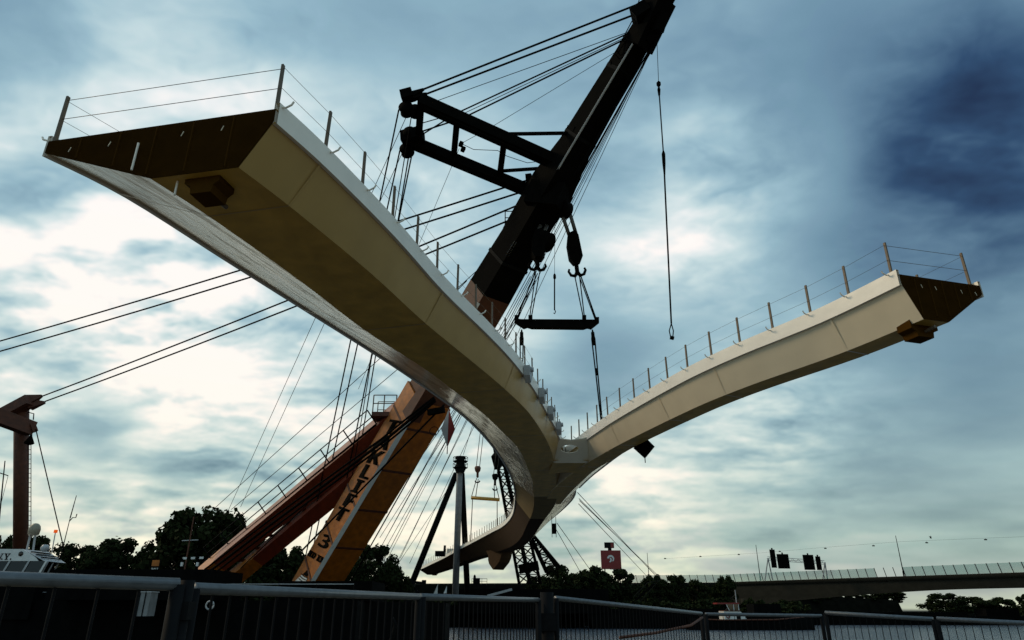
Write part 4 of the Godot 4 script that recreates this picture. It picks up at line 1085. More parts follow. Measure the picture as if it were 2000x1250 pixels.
func make_far_lift() -> void:
	var lc := thing("lattice_crane", "dark lattice boom floating crane standing behind the far span", "crane", Vector3(3.5, -1, -138))
	# boom of four chords, its foot near the water and its head hidden by the near arm
	lattice(lc, [Vector3(1.34, 6.09, -137.15), Vector3(3.21, 6.02, -135.00), Vector3(5.38, 6.09, -137.15), Vector3(3.54, 6.20, -140.36)], [Vector3(-4.39, 34.53, -118.56), Vector3(-3.42, 33.99, -116.62), Vector3(-2.38, 34.53, -118.56), Vector3(-3.38, 35.34, -121.48)], 18, 0.2, M.black)
	# back frame
	lattice(lc, [Vector3(6.93, 8.06, -140.66), Vector3(9.17, 9.04, -138.07)], [Vector3(2.84, 15.59, -130.94), Vector3(3.19, 14.96, -130.12)], 9, 0.18, M.black)
	lattice(lc, [Vector3(6.73, 8.44, -144.84), Vector3(9.18, 9.00, -144.60)], [Vector3(2.52, 15.93, -134.06), Vector3(3.26, 15.29, -133.25)], 9, 0.15, M.black)
	var st := mb(); bar(st, Vector3(1.34, 8.54, -135.57), Vector3(4.97, 9.24, -135.27), 1.0, 1.6); obj("cross_girder", st, M.black, lc)
	st = mb(); bar(st, Vector3(-2.86, 26.65, -118.64), Vector3(-2.24, 24.61, -120.05), 1.0, 2.0); obj("machinery_cabin", st, M.black, lc)
	st = mb(); box(st, Vector3(3.96, 3.95, -142.40) + Vector3(-14, -3, -12), Vector3(3.96, 3.95, -142.40) + Vector3(14, 1.2, 6)); obj("pontoon", st, M.hull, lc)
	for e in [[1128, 962, 118, 1278, 1122, 200], [1131, 974, 118, 1280, 1122, 200], [1130, 984, 118, 1262, 1124, 190], [1132, 978, 118, 1282, 1121, 200], [1085, 1032, 118, 1136, 1122, 150], [1088, 1022, 118, 1152, 1112, 150]]:
		rope("mooring_stay", Q2(e[0], e[1], e[2]), Q2(e[3], e[4], e[5]), 0.06, lc)
	# hook blocks and the yellow spreader
	for e in [[933, 915, "rust red hook block above the yellow spreader", 0], [967, 930, "dark hook block in front of the lattice boom", 1]]:
		var h := thing("hook_block", e[2], "hook block", Q2(e[0], e[1], 112))
		var m: Material = M.rust if e[3] == 0 else M.black
		st = mb(true); lathe(st, Vector3(0, 0.4, 0), Vector3.DOWN, [[0, 0], [0.05, 0.4], [0.3, 0.55], [0.8, 0.45], [1.1, 0.2], [1.8, 0.2], [1.9, 0.1]], 10); loc("block", st, m, h)
		st = mb(); tube(st, [Vector3(-0.4, -2.0, 0), Vector3(-0.2, -2.25, 0), Vector3(0.2, -2.25, 0), Vector3(0.4, -2.0, 0)], 0.12, 6); loc("hook", st, M.dark, h)
		for k in [-0.25, 0.3]:
			st = mb(true); tube(st, [Vector3(k, 0.2, 0), Vector3(k + 0.9, 9.5, 0)], 0.06, 6); loc("fall_rope", st, M.wire, h)
	var a := Vector3(-6.72, 18.52, -114.49); var b := Vector3(-2.02, 18.21, -114.62)
	var sp := thing("spreader_beam", "yellow spreader beam carrying the far span on two slings", "spreader beam", a.lerp(b, 0.5))
	st = mb(true); tube(st, [a, b], 0.28, 10); obj("beam", st, M.yellow, sp)
	for e in [[921, 970, 931, 934], [929, 971, 934, 936], [966, 973, 965, 945], [975, 974, 968, 946], [923, 974, 919, 1058], [971, 978, 971, 1034]]:
		st = mb(true); tube(st, [Q2(e[0], e[1], 112), Q2(e[2], e[3], 112)], 0.07, 6); obj("sling", st, M.wire, sp)
	# tripod mast
	var tr := thing("tripod_mast", "grey tripod mast with a railed crown, left of the far spreader", "mast", Vector3(-9, -1, -128))
	st = mb(true); tube(st, [Vector3(-9.99, 3.33, -129.63), Vector3(-9.03, 23.83, -118.75)], 0.6, 14, 0.52); obj("main_column", st, M.column, tr)
	st = mb(true); tube(st, [Vector3(-18.30, 5.04, -131.08), Vector3(-9.73, 23.44, -120.00)], 0.55, 10, 0.5); obj("raking_leg", st, M.dark, tr)
	st = mb(true); tube(st, [Vector3(-8.22, 4.28, -135.74), Vector3(-8.79, 23.54, -120.51)], 0.55, 10, 0.5); obj("raking_leg", st, M.dark, tr)
	var cr := Vector3(-8.94, 24.32, -118.55)
	st = mb(true); lathe(st, cr + Vector3(0, -1, 0), Vector3.UP, [[0, 0.7], [0.6, 0.95], [1.0, 0.8], [2.2, 0.7], [2.6, 0.9], [2.7, 0.9], [2.7, 0]], 12); obj("crown", st, M.dark, tr)
	for h in [-0.2, 0.9]:
		st = mb(true); lathe(st, cr + Vector3(0, h, 0), Vector3.UP, [[0, 0.6], [0.0, 1.25], [0.1, 1.25], [0.1, 0.6]], 12); obj("platform", st, M.dark, tr)
		st = mb(true)
		var hoop := []
		for k in 13: hoop.append(cr + Vector3(cos(TAU * k / 12.0) * 1.25, h + 0.75, sin(TAU * k / 12.0) * 1.25))
		tube(st, hoop, 0.05, 5); obj("guard_rail", st, M.dark, tr)
		for k in 8:
			var q := cr + Vector3(cos(TAU * k / 8.0) * 1.25, h, sin(TAU * k / 8.0) * 1.25)
			st = mb(); tube(st, [q, q + Vector3(0, 0.75, 0)], 0.04, 5); obj("stanchion", st, M.dark, tr)
	for e in [[895, 925, 775, 1105], [905, 888, 928, 815], [897, 920, 830, 1060]]:
		rope("mast_stay", Q2(e[0], e[1], 118), Q2(e[2], e[3], 122), 0.04, tr)
	# dock machine at the foot of the raking leg, and the work platform by the second leg
	var ex := thing("dock_crane", "low dark dockside machine with a stub jib at the tripod's left foot", "machine", Vector3(-17.70, 5.33, -126.61))
	st = mb(); box(st, Vector3(-1.6, -2.5, -1.2), Vector3(0.8, 0.9, 1.2)); loc("cab", st, M.dark, ex)
	st = mb(); bar(st, Vector3(0.5, 0.7, 0), Vector3(2.6, 0.5, 0), 0.4, 0.4); loc("jib", st, M.dark, ex)
	st = mb(); box(st, Vector3(2.1, 0.3, -0.3), Vector3(2.8, 1.0, 0.3)); loc("jib_head", st, M.dark, ex)
	st = mb(); bar(st, Vector3(0.6, 0.0, 0), Vector3(2.4, -2.0, 0), 0.35, 0.35); loc("brace", st, M.dark, ex)
	var wp := thing("work_platform", "railed work platform with machinery left of the lattice crane", "platform", Vector3(-5.95, 5.71, -130.79))
	st = mb(); box(st, Vector3(-1.2, -0.3, -1), Vector3(1.5, 0.0, 1)); loc("floor", st, M.dark, wp)
	st = mb(); box(st, Vector3(-1.0, 0, -0.6), Vector3(0.2, 1.1, 0.6)); loc("engine", st, M.dark, wp)
	st = mb(true); lathe(st, Vector3(-0.75, 0.9, 0), Vector3.UP, [[0, 0.26], [0.5, 0.22], [0.75, 0.12], [0.8, 0]], 8); loc("exhaust", st, M.dark, wp)
	for k in 4:
		st = mb(); tube(st, [Vector3(-1.2 + k * 0.9, 0, 1), Vector3(-1.2 + k * 0.9, 1.0, 1)], 0.035, 5); loc("stanchion", st, M.dark, wp)
	for h in [0.5, 1.0]:
		st = mb(); tube(st, [Vector3(-1.2, h, 1), Vector3(1.5, h, 1)], 0.03, 5); loc("handrail", st, M.dark, wp)


# ---------------------------------------------------------------- motorway bridge and what stands on it
func make_highway() -> void:
	var hb := thing("motorway_bridge", "concrete motorway bridge with greenish glass noise barrier across the right background", "bridge", Vector3(80, 0, -190))
	var line := [Vector3(-75, 9.2, -236), Vector3(62, 9.2, -221), Vector3(112.5, 9.2, -160), Vector3(150, 9.2, -115)]
	var along := []
	for i in 3:
		var n := 40 if i == 0 else 60
		for k in n: along.append(line[i].lerp(line[i + 1], float(k) / n))
	along.append(line[3])
	# box girder with haunches at the piers
	var top := mb(true); var face := mb(true); var bot := mb(true); var para := mb(true)
	var w := Vector3(0, 0, -14)
	for i in along.size() - 1:
		var p: Vector3 = along[i]; var q: Vector3 = along[i + 1]
		var h0 := girder_depth(p); var h1 := girder_depth(q)
		quad(face, p + Vector3(0, -0.9, 0), q + Vector3(0, -0.9, 0), q + Vector3(0, -h1, -1.2), p + Vector3(0, -h0, -1.2))
		quad(para, p + Vector3(0, 0.0, 0.35), q + Vector3(0, 0.0, 0.35), q + Vector3(0, -1.0, 0.35), p + Vector3(0, -1.0, 0.35))
		quad(para, p + Vector3(0, -1.0, 0.35), q + Vector3(0, -1.0, 0.35), q + Vector3(0, -1.0, -0.1), p + Vector3(0, -1.0, -0.1))
		quad(top, p + w, q + w, q + Vector3(0, 0.0, 0.35), p + Vector3(0, 0.0, 0.35))
		quad(bot, p + Vector3(0, -h0, -1.2), q + Vector3(0, -h1, -1.2), q + w + Vector3(0, -h1, 0), p + w + Vector3(0, -h0, 0))
	obj("girder_face", face, M.concrete, hb); obj("deck", top, M.concrete, hb); obj("girder_soffit", bot, M.concrete, hb); obj("parapet", para, M.concrete, hb)
	for c in [Vector3(68, 0, -216), Vector3(66.5, 0, -225)]:
		var st := mb(true); tube(st, [c + Vector3(0, -3, 0), c + Vector3(0, 4.6, 0)], 1.1, 14); obj("pier", st, M.concrete, hb)
	# glass panes between posts
	var pos: Vector3 = Vector3(36, 9.2, -223.8)
	while pos.x < 140:
		var d: Vector3 = ((line[1] - line[0]) if pos.x < 61.5 else (line[2] - line[1])).normalized()
		var nxt := pos + d * 2.3
		if pos.x >= 61.5 or nxt.x < 61.5 or true:
			var gone := nxt.x > 93.3 and nxt.x < 97.3
			var st := mb(); bar(st, pos + Vector3(0, 0, 0.3), pos + Vector3(-0.35, 2.2, 0.2), 0.1, 0.14); obj("barrier_post", st, M.dark, hb)
			if not gone:
				st = mb(); plate(st, pos.lerp(nxt, 0.5) + Vector3(-0.17, 1.1, 0.2), d, Vector3(-0.12, 1, 0).normalized(), PackedVector2Array([Vector2(-1.1, -1.05), Vector2(1.1, -1.05), Vector2(1.1, 1.05), Vector2(-1.1, 1.05)]), 0.03); obj("glass_pane", st, M.pane, hb)
		pos = nxt
	# sign gantry
	var ga := thing("sign_gantry", "motorway sign gantry of lattice tubes over the glass barrier", "gantry", Vector3(76.74, 9.67, -198.64))
	var g0 := Vector3(72.02, 14.44, -203.13); var g1 := Vector3(83.88, 12.82, -194.04)
	for e in [[0.0, 0.0], [0.9, 0.0], [0.45, -0.8]]:
		var st := mb(); tube(st, [g0 + Vector3(0, e[0], e[1]), g1 + Vector3(0, e[0], e[1])], 0.09, 6); obj("boom_tube", st, M.grey, ga)
	for j in 20:
		var p := g0.lerp(g1, j / 20.0); var q := g0.lerp(g1, (j + 1) / 20.0)
		var st := mb(); tube(st, [p + Vector3(0, 0.9 * (j % 2), 0), q + Vector3(0, 0.9 * ((j + 1) % 2), 0)], 0.06, 5); obj("lattice_tube", st, M.grey, ga)
	for e in [[1500, 1094, 1494, 1131, 192], [1500, 1094, 1509, 1130, 192], [1611, 1102, 1607, 1128, 183], [1611, 1102, 1616, 1127, 183]]:
		var st := mb(); tube(st, [Q2(e[0], e[1] - 4, e[4]), Q2(e[2], e[3] + 3, e[4])], 0.16, 6); obj("leg", st, M.grey, ga)
	for e in [[1505, 1515.5, 1075, 1107, "narrow dark road sign, leftmost on the gantry"], [1518, 1543, 1083.5, 1109, "wide dark road sign left of the gantry's middle"], [1569, 1592, 1085, 1111.5, "wide dark road sign right of the gantry's middle"], [1594, 1604, 1088, 1113, "narrow dark road sign, rightmost on the gantry"]]:
		var c := Q2((e[0] + e[1]) / 2, (e[2] + e[3]) / 2, 180.5)
		var s := thing("road_sign", e[4], "road sign", c, 0.15, "road signs on the gantry")
		var hw: float = (e[1] - e[0]) / 2 / 1333.0 * 181
		var hh: float = (e[3] - e[2]) / 2 / 1333.0 * 181 * 1.05
		var st := mb(); box(st, Vector3(-hw, -hh, -0.12), Vector3(hw, hh, 0.05)); loc("panel", st, M.black, s)
		st = mb(); box(st, Vector3(-0.2, hh, -0.1), Vector3(0.2, hh + 0.4, 0.0)); loc("lamp_housing", st, M.black, s)
	# poles and the lamps on the span wire
	for e in [[1483, 1062, 1485, 1130, 200, "slender lamp pole standing left of the sign gantry"], [1757, 1043, 1765, 1122, 176, "slender lamp pole standing right of the sign gantry"], [1267, 1078, 1268, 1135, 214, "slender lamp pole beside the red billboard"]]:
		var f := Q2(e[2], e[3], e[4])
		var s := thing("lamp_pole", e[5], "lamp pole", f, 0, "lamp poles on the motorway bridge")
		var st := mb(true); tube(st, [f, Vector3(f.x, Q2(e[0], e[1], e[4]).y, f.z)], 0.13, 6, 0.07); obj("shaft", st, M.dark, s)
		st = mb(); tube(st, [f + Vector3(0, -0.6, 0), f + Vector3(0, 0.8, 0)], 0.2, 8); obj("base", st, M.dark, s)
	var sw := mb(true)
	var wp := []
	for e in [[1300, 1091, 210], [1483, 1080, 200], [1612, 1069, 190], [1757, 1058, 176], [1925, 1051, 160], [2060, 1046, 150]]: wp.append(Q2(e[0], e[1], e[2]))
	tube(sw, wp, 0.018, 5)
	tag(obj("span_wire", sw, M.dark), "thin span wire strung between the motorway lamp poles", "wire")
	var nth := ["first", "second", "third", "fourth", "fifth", "sixth", "seventh", "eighth"]
	var lamps := [[1299, 1091, 210], [1368, 1087, 206], [1443, 1083, 202], [1523, 1077, 197], [1612, 1071, 190], [1706, 1066, 181], [1810, 1060, 171], [1925, 1054, 160]]
	for i in lamps.size():
		var e: Array = lamps[i]
		var c := Q2(e[0], e[1], e[2])
		var s := thing("hanging_lamp", "small flat lamp hanging from the span wire, %s from the left" % nth[i], "street lamp", c, 0, "lamps on the span wire")
		var st := mb(); lathe(st, Vector3(-0.35, 0, 0), Vector3.RIGHT, [[0, 0], [0.05, 0.14], [0.65, 0.14], [0.7, 0]], 8); loc("housing", st, M.dark, s)
		st = mb(); tube(st, [Vector3(0, 0.1, 0), Vector3(0, 0.35, 0)], 0.03, 5); loc("hanger", st, M.dark, s)
	var bd := thing("bird", "tiny dark bird in flight above the span wire", "bird", Q2(1818, 1051, 120))
	var sb := mb(true); lathe(sb, Vector3(-0.2, 0, 0), Vector3.RIGHT, [[0, 0.01], [0.1, 0.06], [0.25, 0.07], [0.35, 0.04], [0.42, 0.0]], 8); loc("body", sb, M.black, bd)
	for s in [-1, 1]:
		sb = mb(); plate(sb, Vector3(0, 0.03, 0), Vector3.RIGHT, Vector3(0, 0.8, 0.6 * s).normalized(), PackedVector2Array([Vector2(-0.1, 0.03), Vector2(0.12, 0.03), Vector2(0.05, 0.3), Vector2(-0.12, 0.45)]), 0.015); loc("wing", sb, M.black, bd)
	# red billboard
	var c := Vector3(27.58, 14.44, -200.96)
	var rb := thing("billboard", "red square advertising billboard with a round white emblem above the trees", "billboard", c)
	var st := mb(); box(st, Vector3(-2.78, -2.5, -0.3), Vector3(2.78, 2.45, 0)); loc("panel", st, M.signred, rb)
	st = mb(); box(st, Vector3(-1.65, 3.05, -0.3), Vector3(1.05, 4.6, 0)); loc("top_panel", st, M.dark, rb)
	st = mb(); box(st, Vector3(0.1, 3.2, 0.003), Vector3(0.95, 4.45, 0.02)); loc("red_panel", st, M.signred, rb)
	st = mb(); box(st, Vector3(-0.7, 2.45, -0.25), Vector3(0.3, 3.05, -0.05)); loc("neck", st, M.dark, rb)
	for k in [-1.8, 1.8]:
		st = mb(); bar(st, Vector3(k, -9, -0.5), Vector3(k, 2.2, -0.5), 0.3, 0.3); loc("support", st, M.dark, rb)
	st = mb()
	var arc := PackedVector2Array()
	for k in 15: arc.append(Vector2(cos(-0.9 + 3.9 * k / 14.0), sin(-0.9 + 3.9 * k / 14.0)) * 0.98)
	for k in 15: arc.append(Vector2(cos(3.0 - 3.9 * k / 14.0) * 0.6, sin(3.0 - 3.9 * k / 14.0) * 0.55 - 0.12))
	plate(st, Vector3(-0.1, 0.25, 0.02), Vector3.RIGHT, Vector3.UP, arc, 0.03); loc("emblem", st, M.white, rb)
	st = mb(); plate(st, Vector3(-0.1, 0.1, 0.02), Vector3.RIGHT, Vector3.UP, PackedVector2Array([Vector2(-0.45, -0.8), Vector2(0.05, -0.75), Vector2(0.3, -0.2), Vector2(0.25, 0.25), Vector2(-0.1, 0.4), Vector2(-0.35, 0.1), Vector2(-0.05, -0.1)]), 0.028); loc("emblem", st, M.white, rb)
	st = mb(); box(st, Vector3(-0.4, -2.62, -0.02), Vector3(2.4, -2.52, 0.02)); loc("edge_lamp", st, M.grey, rb)

func girder_depth(p: Vector3) -> float:
	var d := absf(p.x - 68.0) / 45.0
	return 3.0 + 3.6 * pow(clampf(1.0 - d, 0, 1), 1.8)


# ---------------------------------------------------------------- trees and banks
func crown_mesh(seed_: int, leaves: int, clumps: int, big := 1.0) -> ArrayMesh:
	# unit crown: about 1 high and 1 wide, its foot at 0
	rng.seed = seed_
	var st := mb()
	var cs := []
	for k in clumps:
		var t := rng.randf_range(0, TAU)
		var h := rng.randf_range(0.12, 0.92)
		var r := 0.42 * sqrt(maxf(0.05, 1 - pow((h - 0.42) / 0.56, 2))) * rng.randf_range(0.35, 1.0)
		cs.append([Vector3(cos(t) * r, h, sin(t) * r), rng.randf_range(0.07, 0.15)])
	for k in leaves:
		var c: Array = cs[rng.randi() % cs.size()]
		var d: Vector3 = Vector3(rng.randfn(), rng.randfn() * 0.8, rng.randfn()).normalized() * pow(rng.randf(), 0.45) * float(c[1]) * (1.25 if rng.randf() < 0.06 else 1.0)
		var p: Vector3 = c[0] + d
		var n: Vector3 = (d.normalized() + Vector3(rng.randfn(), rng.randfn(), rng.randfn()) * 0.6).normalized()
		var ax := axes(n, Vector3(rng.randfn(), rng.randfn(), rng.randfn()).normalized())
		var s := rng.randf_range(0.016, 0.034) * big
		quad(st, p - ax[0] * s, p + ax[1] * s * 0.8, p + ax[0] * s, p - ax[1] * s * 0.8)
	st.generate_normals()
	return st.commit()

func trunk_mesh(seed_: int) -> ArrayMesh:
	rng.seed = seed_
	var st := mb(true)
	tube(st, [Vector3(0, -0.02, 0), Vector3(0.01, 0.2, 0), Vector3(-0.005, 0.45, 0.01), Vector3(0.01, 0.75, 0)], 0.03, 8, 0.008)
	for k in 6:
		var t := rng.randf_range(0, TAU)
		var h := rng.randf_range(0.2, 0.5)
		tube(st, [Vector3(0, h, 0), Vector3(cos(t) * 0.15, h + 0.12, sin(t) * 0.15), Vector3(cos(t) * 0.32, h + 0.22, sin(t) * 0.32)], 0.013, 6, 0.004)
	st.generate_normals()
	return st.commit()

func make_trees() -> void:
	var crowns := [crown_mesh(101, 9000, 46), crown_mesh(202, 9000, 38), crown_mesh(303, 9000, 55)]
	var trunks := [trunk_mesh(11), trunk_mesh(12), trunk_mesh(13)]
	# picture bearing of the top, width and height in metres, distance, label
	var list := [
		[398, 986, 92, 10.5, 13.8, "tallest broad dark tree on the left, behind the far crane leg"],
		[455, 1003, 96, 8.0, 12.5, "dark tree leaning against the tallest one's right side"],
		[338, 1034, 90, 6.0, 10.0, "small dark tree filling the left flank of the tallest one"],
		[500, 1045, 100, 7.5, 10.5, "dark tree seen between the two crane legs, left part"],
		[560, 1066, 102, 7.0, 9.0, "dark tree seen between the two crane legs, right part"],
		[240, 1050, 98, 7.5, 8.8, "round bush like tree right of the wheelhouse, higher of the pair"],
		[165, 1058, 98, 7.0, 8.4, "round bush like tree right of the wheelhouse, lower of the pair"],
		[205, 1064, 95, 6.0, 7.8, "low filler tree between the pair right of the wheelhouse"],
		[285, 1075, 96, 4.5, 7.2, "low tree at the right foot of the wheelhouse pair"],
		[72, 1040, 100, 5.0, 9.2, "dark tree top behind the wheelhouse roof, near the mast"],
		[12, 1044, 100, 5.0, 9.2, "dark tree top behind the wheelhouse roof, at the picture's left edge"],
		[735, 1062, 110, 7.0, 10.2, "rounded tree right of the lettered crane leg"],
		[690, 1085, 108, 5.0, 8.6, "tree partly hidden by the lettered crane leg"],
		[770, 1100, 112, 5.0, 7.4, "low tree trailing off right of the rounded tree"],
		[1085, 1102, 150, 8.0, 10.0, "dark tree at the foot of the lattice crane"],
		[1048, 1122, 150, 6.5, 8.0, "low dark tree under the lattice crane's boom"],
		[1165, 1104, 160, 9.5, 10.5, "dark tree just left below the red billboard"],
		[1208, 1110, 160, 8.5, 9.8, "dark tree just right below the red billboard"],
		[1130, 1116, 158, 8.0, 8.8, "dark tree between the lattice crane and the billboard"],
		[1275, 1121, 170, 6.5, 9.2, "small tree where the mooring stays come down"],
		[1318, 1122, 172, 6.5, 9.0, "small tree right of where the mooring stays come down"],
		[1360, 1130, 174, 6.0, 8.0, "low tree in front of the glass barrier's left part"],
		[1412, 1124, 176, 6.0, 8.8, "rounded tree in front of the glass barrier, left of the gantry"],
		[1840, 1158, 250, 14.0, 9.0, "far tree under the motorway bridge, leftmost of the row"],
		[1895, 1163, 250, 13.0, 8.0, "far tree under the motorway bridge, middle of the row"],
		[1945, 1166, 250, 12.0, 7.6, "far tree under the motorway bridge, right of the middle"],
		[2010, 1158, 200, 9.0, 8.5, "far tree at the right edge of the picture"]]
	for k in list.size():
		var e: Array = list[k]
		var top := Q2(e[0], e[1], e[2])
		var t := thing("tree", e[5], "tree", Vector3(top.x, top.y - e[4], top.z), k * 1.7, "trees on the far banks")
		t.scale = Vector3(e[3] * 1.3, e[4], e[3] * 1.3)
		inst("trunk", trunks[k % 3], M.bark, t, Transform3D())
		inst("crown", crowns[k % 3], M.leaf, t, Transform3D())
	# undergrowth on the banks: one mass nobody could count
	rng.seed = 9
	var mm := MultiMesh.new()
	mm.transform_format = MultiMesh.TRANSFORM_3D
	mm.mesh = crown_mesh(404, 1200, 14, 2.2)
	var spots := []
	for k in 80:
		spots.append([Vector3(rng.randf_range(-30, 66), -0.6, rng.randf_range(-176, -158)), rng.randf_range(5, 8), rng.randf_range(3.0, 5.5)])
	for k in 60:
		spots.append([Vector3(rng.randf_range(-110, -20), -0.6, rng.randf_range(-112, -92)), rng.randf_range(5, 8), rng.randf_range(3.5, 6.0)])
	for k in 30:
		spots.append([Vector3(rng.randf_range(60, 128), 3.5, rng.randf_range(-252, -246)), rng.randf_range(8, 14), rng.randf_range(2.5, 5.0)])
	mm.instance_count = spots.size()
	for k in spots.size():
		mm.set_instance_transform(k, Transform3D(Basis(Vector3.UP, k * 2.1).scaled(Vector3(spots[k][1], spots[k][2], spots[k][1])), spots[k][0]))
	var mi := MultiMeshInstance3D.new()
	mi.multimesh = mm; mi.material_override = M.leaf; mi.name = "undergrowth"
	add_child(mi)
	tag(mi, "dark undergrowth along the far banks below the trees", "shrubs", "", "stuff")


# ---------------------------------------------------------------- boats
func make_boats() -> void:
	# harbour tug
	var o := Vector3(39.83, -0.94, -129.27)
	o.y = WATER_Y
	var tg := thing("tugboat", "small tug with white wheelhouse, red roof and black hull on the water", "tugboat", o)
	var st := mb(true)
	var rows := []
	for k in 13:
		var t := k / 12.0
		var x := lerpf(-9.5, 12.5, t)
		var w := 2.6 * pow(sin(clampf(t * 0.92 + 0.08, 0, 1) * PI), 0.45)
		var h := 1.55 + 0.5 * pow(absf(t - 0.45) * 2, 2)
		rows.append([Vector3(x, -0.4, w * 0.8), Vector3(x, h, w), Vector3(x, h, -w), Vector3(x, -0.4, -w * 0.8)])
	for k in 12:
		for j in 3: quad(st, rows[k][j], rows[k][j + 1], rows[k + 1][j + 1], rows[k + 1][j])
	loc("hull", st, M.hull, tg)
	st = mb(); tube(st, [Vector3(-9.4, 1.75, 1.0), Vector3(-4, 1.6, 2.7), Vector3(5, 1.65, 2.7), Vector3(12.3, 2.1, 0.5)], 0.12, 6); loc("rubbing_strake", st, M.rust, tg)
	st = mb(); plate(st, Vector3(0, 2.2, 0), Vector3.RIGHT, Vector3.UP, PackedVector2Array([Vector2(-3.4, -0.7), Vector2(0.6, -0.7), Vector2(-0.1, 0.3), Vector2(-0.6, 0.75), Vector2(-3.4, 0.75)]), 3.2); loc("deckhouse", st, M.white, tg)
	st = mb(); box(st, Vector3(-3.3, 2.95, -1.7), Vector3(-0.5, 3.08, 1.7)); loc("house_trim", st, M.rust, tg)
	st = mb(); plate(st, Vector3(0, 3.6, 0), Vector3.RIGHT, Vector3.UP, PackedVector2Array([Vector2(-2.3, -0.5), Vector2(-0.65, -0.5), Vector2(-0.65, 0.5), Vector2(-2.7, 0.5)]), 2.3); loc("window_band", st, M.glass, tg)
	for e in [[-2.3, -2.75], [-1.5, -1.5], [-0.65, -0.65]]:
		st = mb(); bar(st, Vector3(e[0], 3.08, 1.18), Vector3(e[1], 4.1, 1.18), 0.13, 0.1); loc("window_post", st, M.white, tg)
	st = mb(); box(st, Vector3(-4.3, 4.1, -1.4), Vector3(-0.5, 4.32, 1.4)); loc("roof", st, M.signred, tg)
	st = mb(); tube(st, [Vector3(-0.55, 2.9, 0), Vector3(-0.55, 6.4, 0)], 0.07, 6); loc("mast", st, M.grey, tg)
	st = mb(true)
	var pts := []
	for k in 13: pts.append(Vector3(-2.75 + cos(TAU * k / 12.0) * 0.28, 2.2 + sin(TAU * k / 12.0) * 0.32, 1.66))
	tube(st, pts, 0.09, 6); loc("lifebuoy", st, M.signred, tg)
	st = mb(); box(st, Vector3(-1.3, 1.6, 1.6), Vector3(-0.6, 2.3, 1.64)); loc("door", st, M.dark, tg)
	# dinghies beyond the fence
	for e in [[852, 1166, 150, 1.9, "white triangular dinghy sail, tallest of three beyond the fence"], [871, 1158, 165, 1.2, "small white dinghy sail in the middle of the three beyond the fence"], [908, 1168, 150, 1.3, "white leaning dinghy sail just right of the grey mast"]]:
		var c := Q2(e[0], e[1] + 3, e[2])
		var b := thing("sailing_dinghy", e[4], "sailing boat", c, 0, "sailing dinghies beyond the fence")
		var s: float = e[3]
		st = mb(); plate(st, Vector3(0, 0, 0), Vector3.RIGHT, Vector3.UP, PackedVector2Array([Vector2(-s * 0.9, 0.1), Vector2(-s * 0.7, -0.35), Vector2(s * 0.7, -0.35), Vector2(s, 0.15)]), 0.9); loc("hull", st, M.rust, b)
		st = mb(); tube(st, [Vector3(s * 0.12, 0, 0), Vector3(s * 0.12, s * 1.6, 0)], 0.04, 6); loc("mast", st, M.grey, b)
		st = mb(); plate(st, Vector3(0, 0.2, 0), Vector3.RIGHT, Vector3.UP, PackedVector2Array([Vector2(-s * 0.5, 0.0), Vector2(s * 0.1, 0.1), Vector2(s * 0.1, s * 1.4)]), 0.03); loc("sail", st, M.white, b)
	# dark barges moored under the far bank
	for e in [[-8, -150, 46, 5.0, "long black barge moored under the far span"], [34, -140, 40, 4.2, "long black barge moored left of the tug"], [92, -172, 60, 3.4, "low black barge moored under the motorway bridge"]]:
		var b := thing("moored_barge", e[4], "barge", Vector3(e[0], WATER_Y, e[1]), 0, "black barges at the far bank")
		var l: float = e[2] / 2
		st = mb(); plate(st, Vector3.ZERO, Vector3.RIGHT, Vector3.UP, PackedVector2Array([Vector2(-l, e[3] * 0.6), Vector2(-l * 0.95, -0.5), Vector2(l * 0.95, -0.5), Vector2(l, e[3] * 0.55)]), 7.0); loc("hull", st, M.hull, b)
		st = mb(); box(st, Vector3(-l * 0.8, e[3] * 0.55, -2.5), Vector3(l * 0.4, e[3] * 0.8, 2.5)); loc("hatch_cover", st, M.hull, b)
		st = mb(); box(st, Vector3(l * 0.55, e[3] * 0.55, -2.2), Vector3(l * 0.8, e[3], 2.2)); loc("cabin", st, M.hull, b)
	# dark ramp on the far bank under the mooring stays
	var rp := thing("gangway", "grey gangway with side rails sloping down the dark far bank", "gangway", Vector3(27.52, 4.10, -151.03))
	for e in [[1238, 1165, 1265, 1138], [1265, 1138, 1290, 1133], [1250, 1175, 1285, 1136]]:
		st = mb(); bar(st, Q2(e[0], e[1], 140), Q2(e[2], e[3], 140), 0.14, 0.14); obj("side_rail", st, M.concrete, rp)
	st = mb(); bar(st, Vector3(25.60, 3.43, -152.40), Vector3(29.41, 6.55, -151.08), 2.2, 0.15); obj("ramp", st, M.hull, rp)
	var bm := thing("boom_arm", "pale blue grey conveyor arm sloping over the dark bank beside the mast", "conveyor", Vector3(-2.25, 4.32, -129.21))
	st = mb(); bar(st, Vector3(-4.32, 3.82, -129.42), Vector3(0.00, 4.90, -128.96), 0.3, 0.4); obj("arm", st, M.grey, bm)
	st = mb(); bar(st, Vector3(-4.05, 3.66, -129.49), Vector3(-3.96, 2.83, -129.84), 0.3, 0.3); obj("foot", st, M.dark, bm)


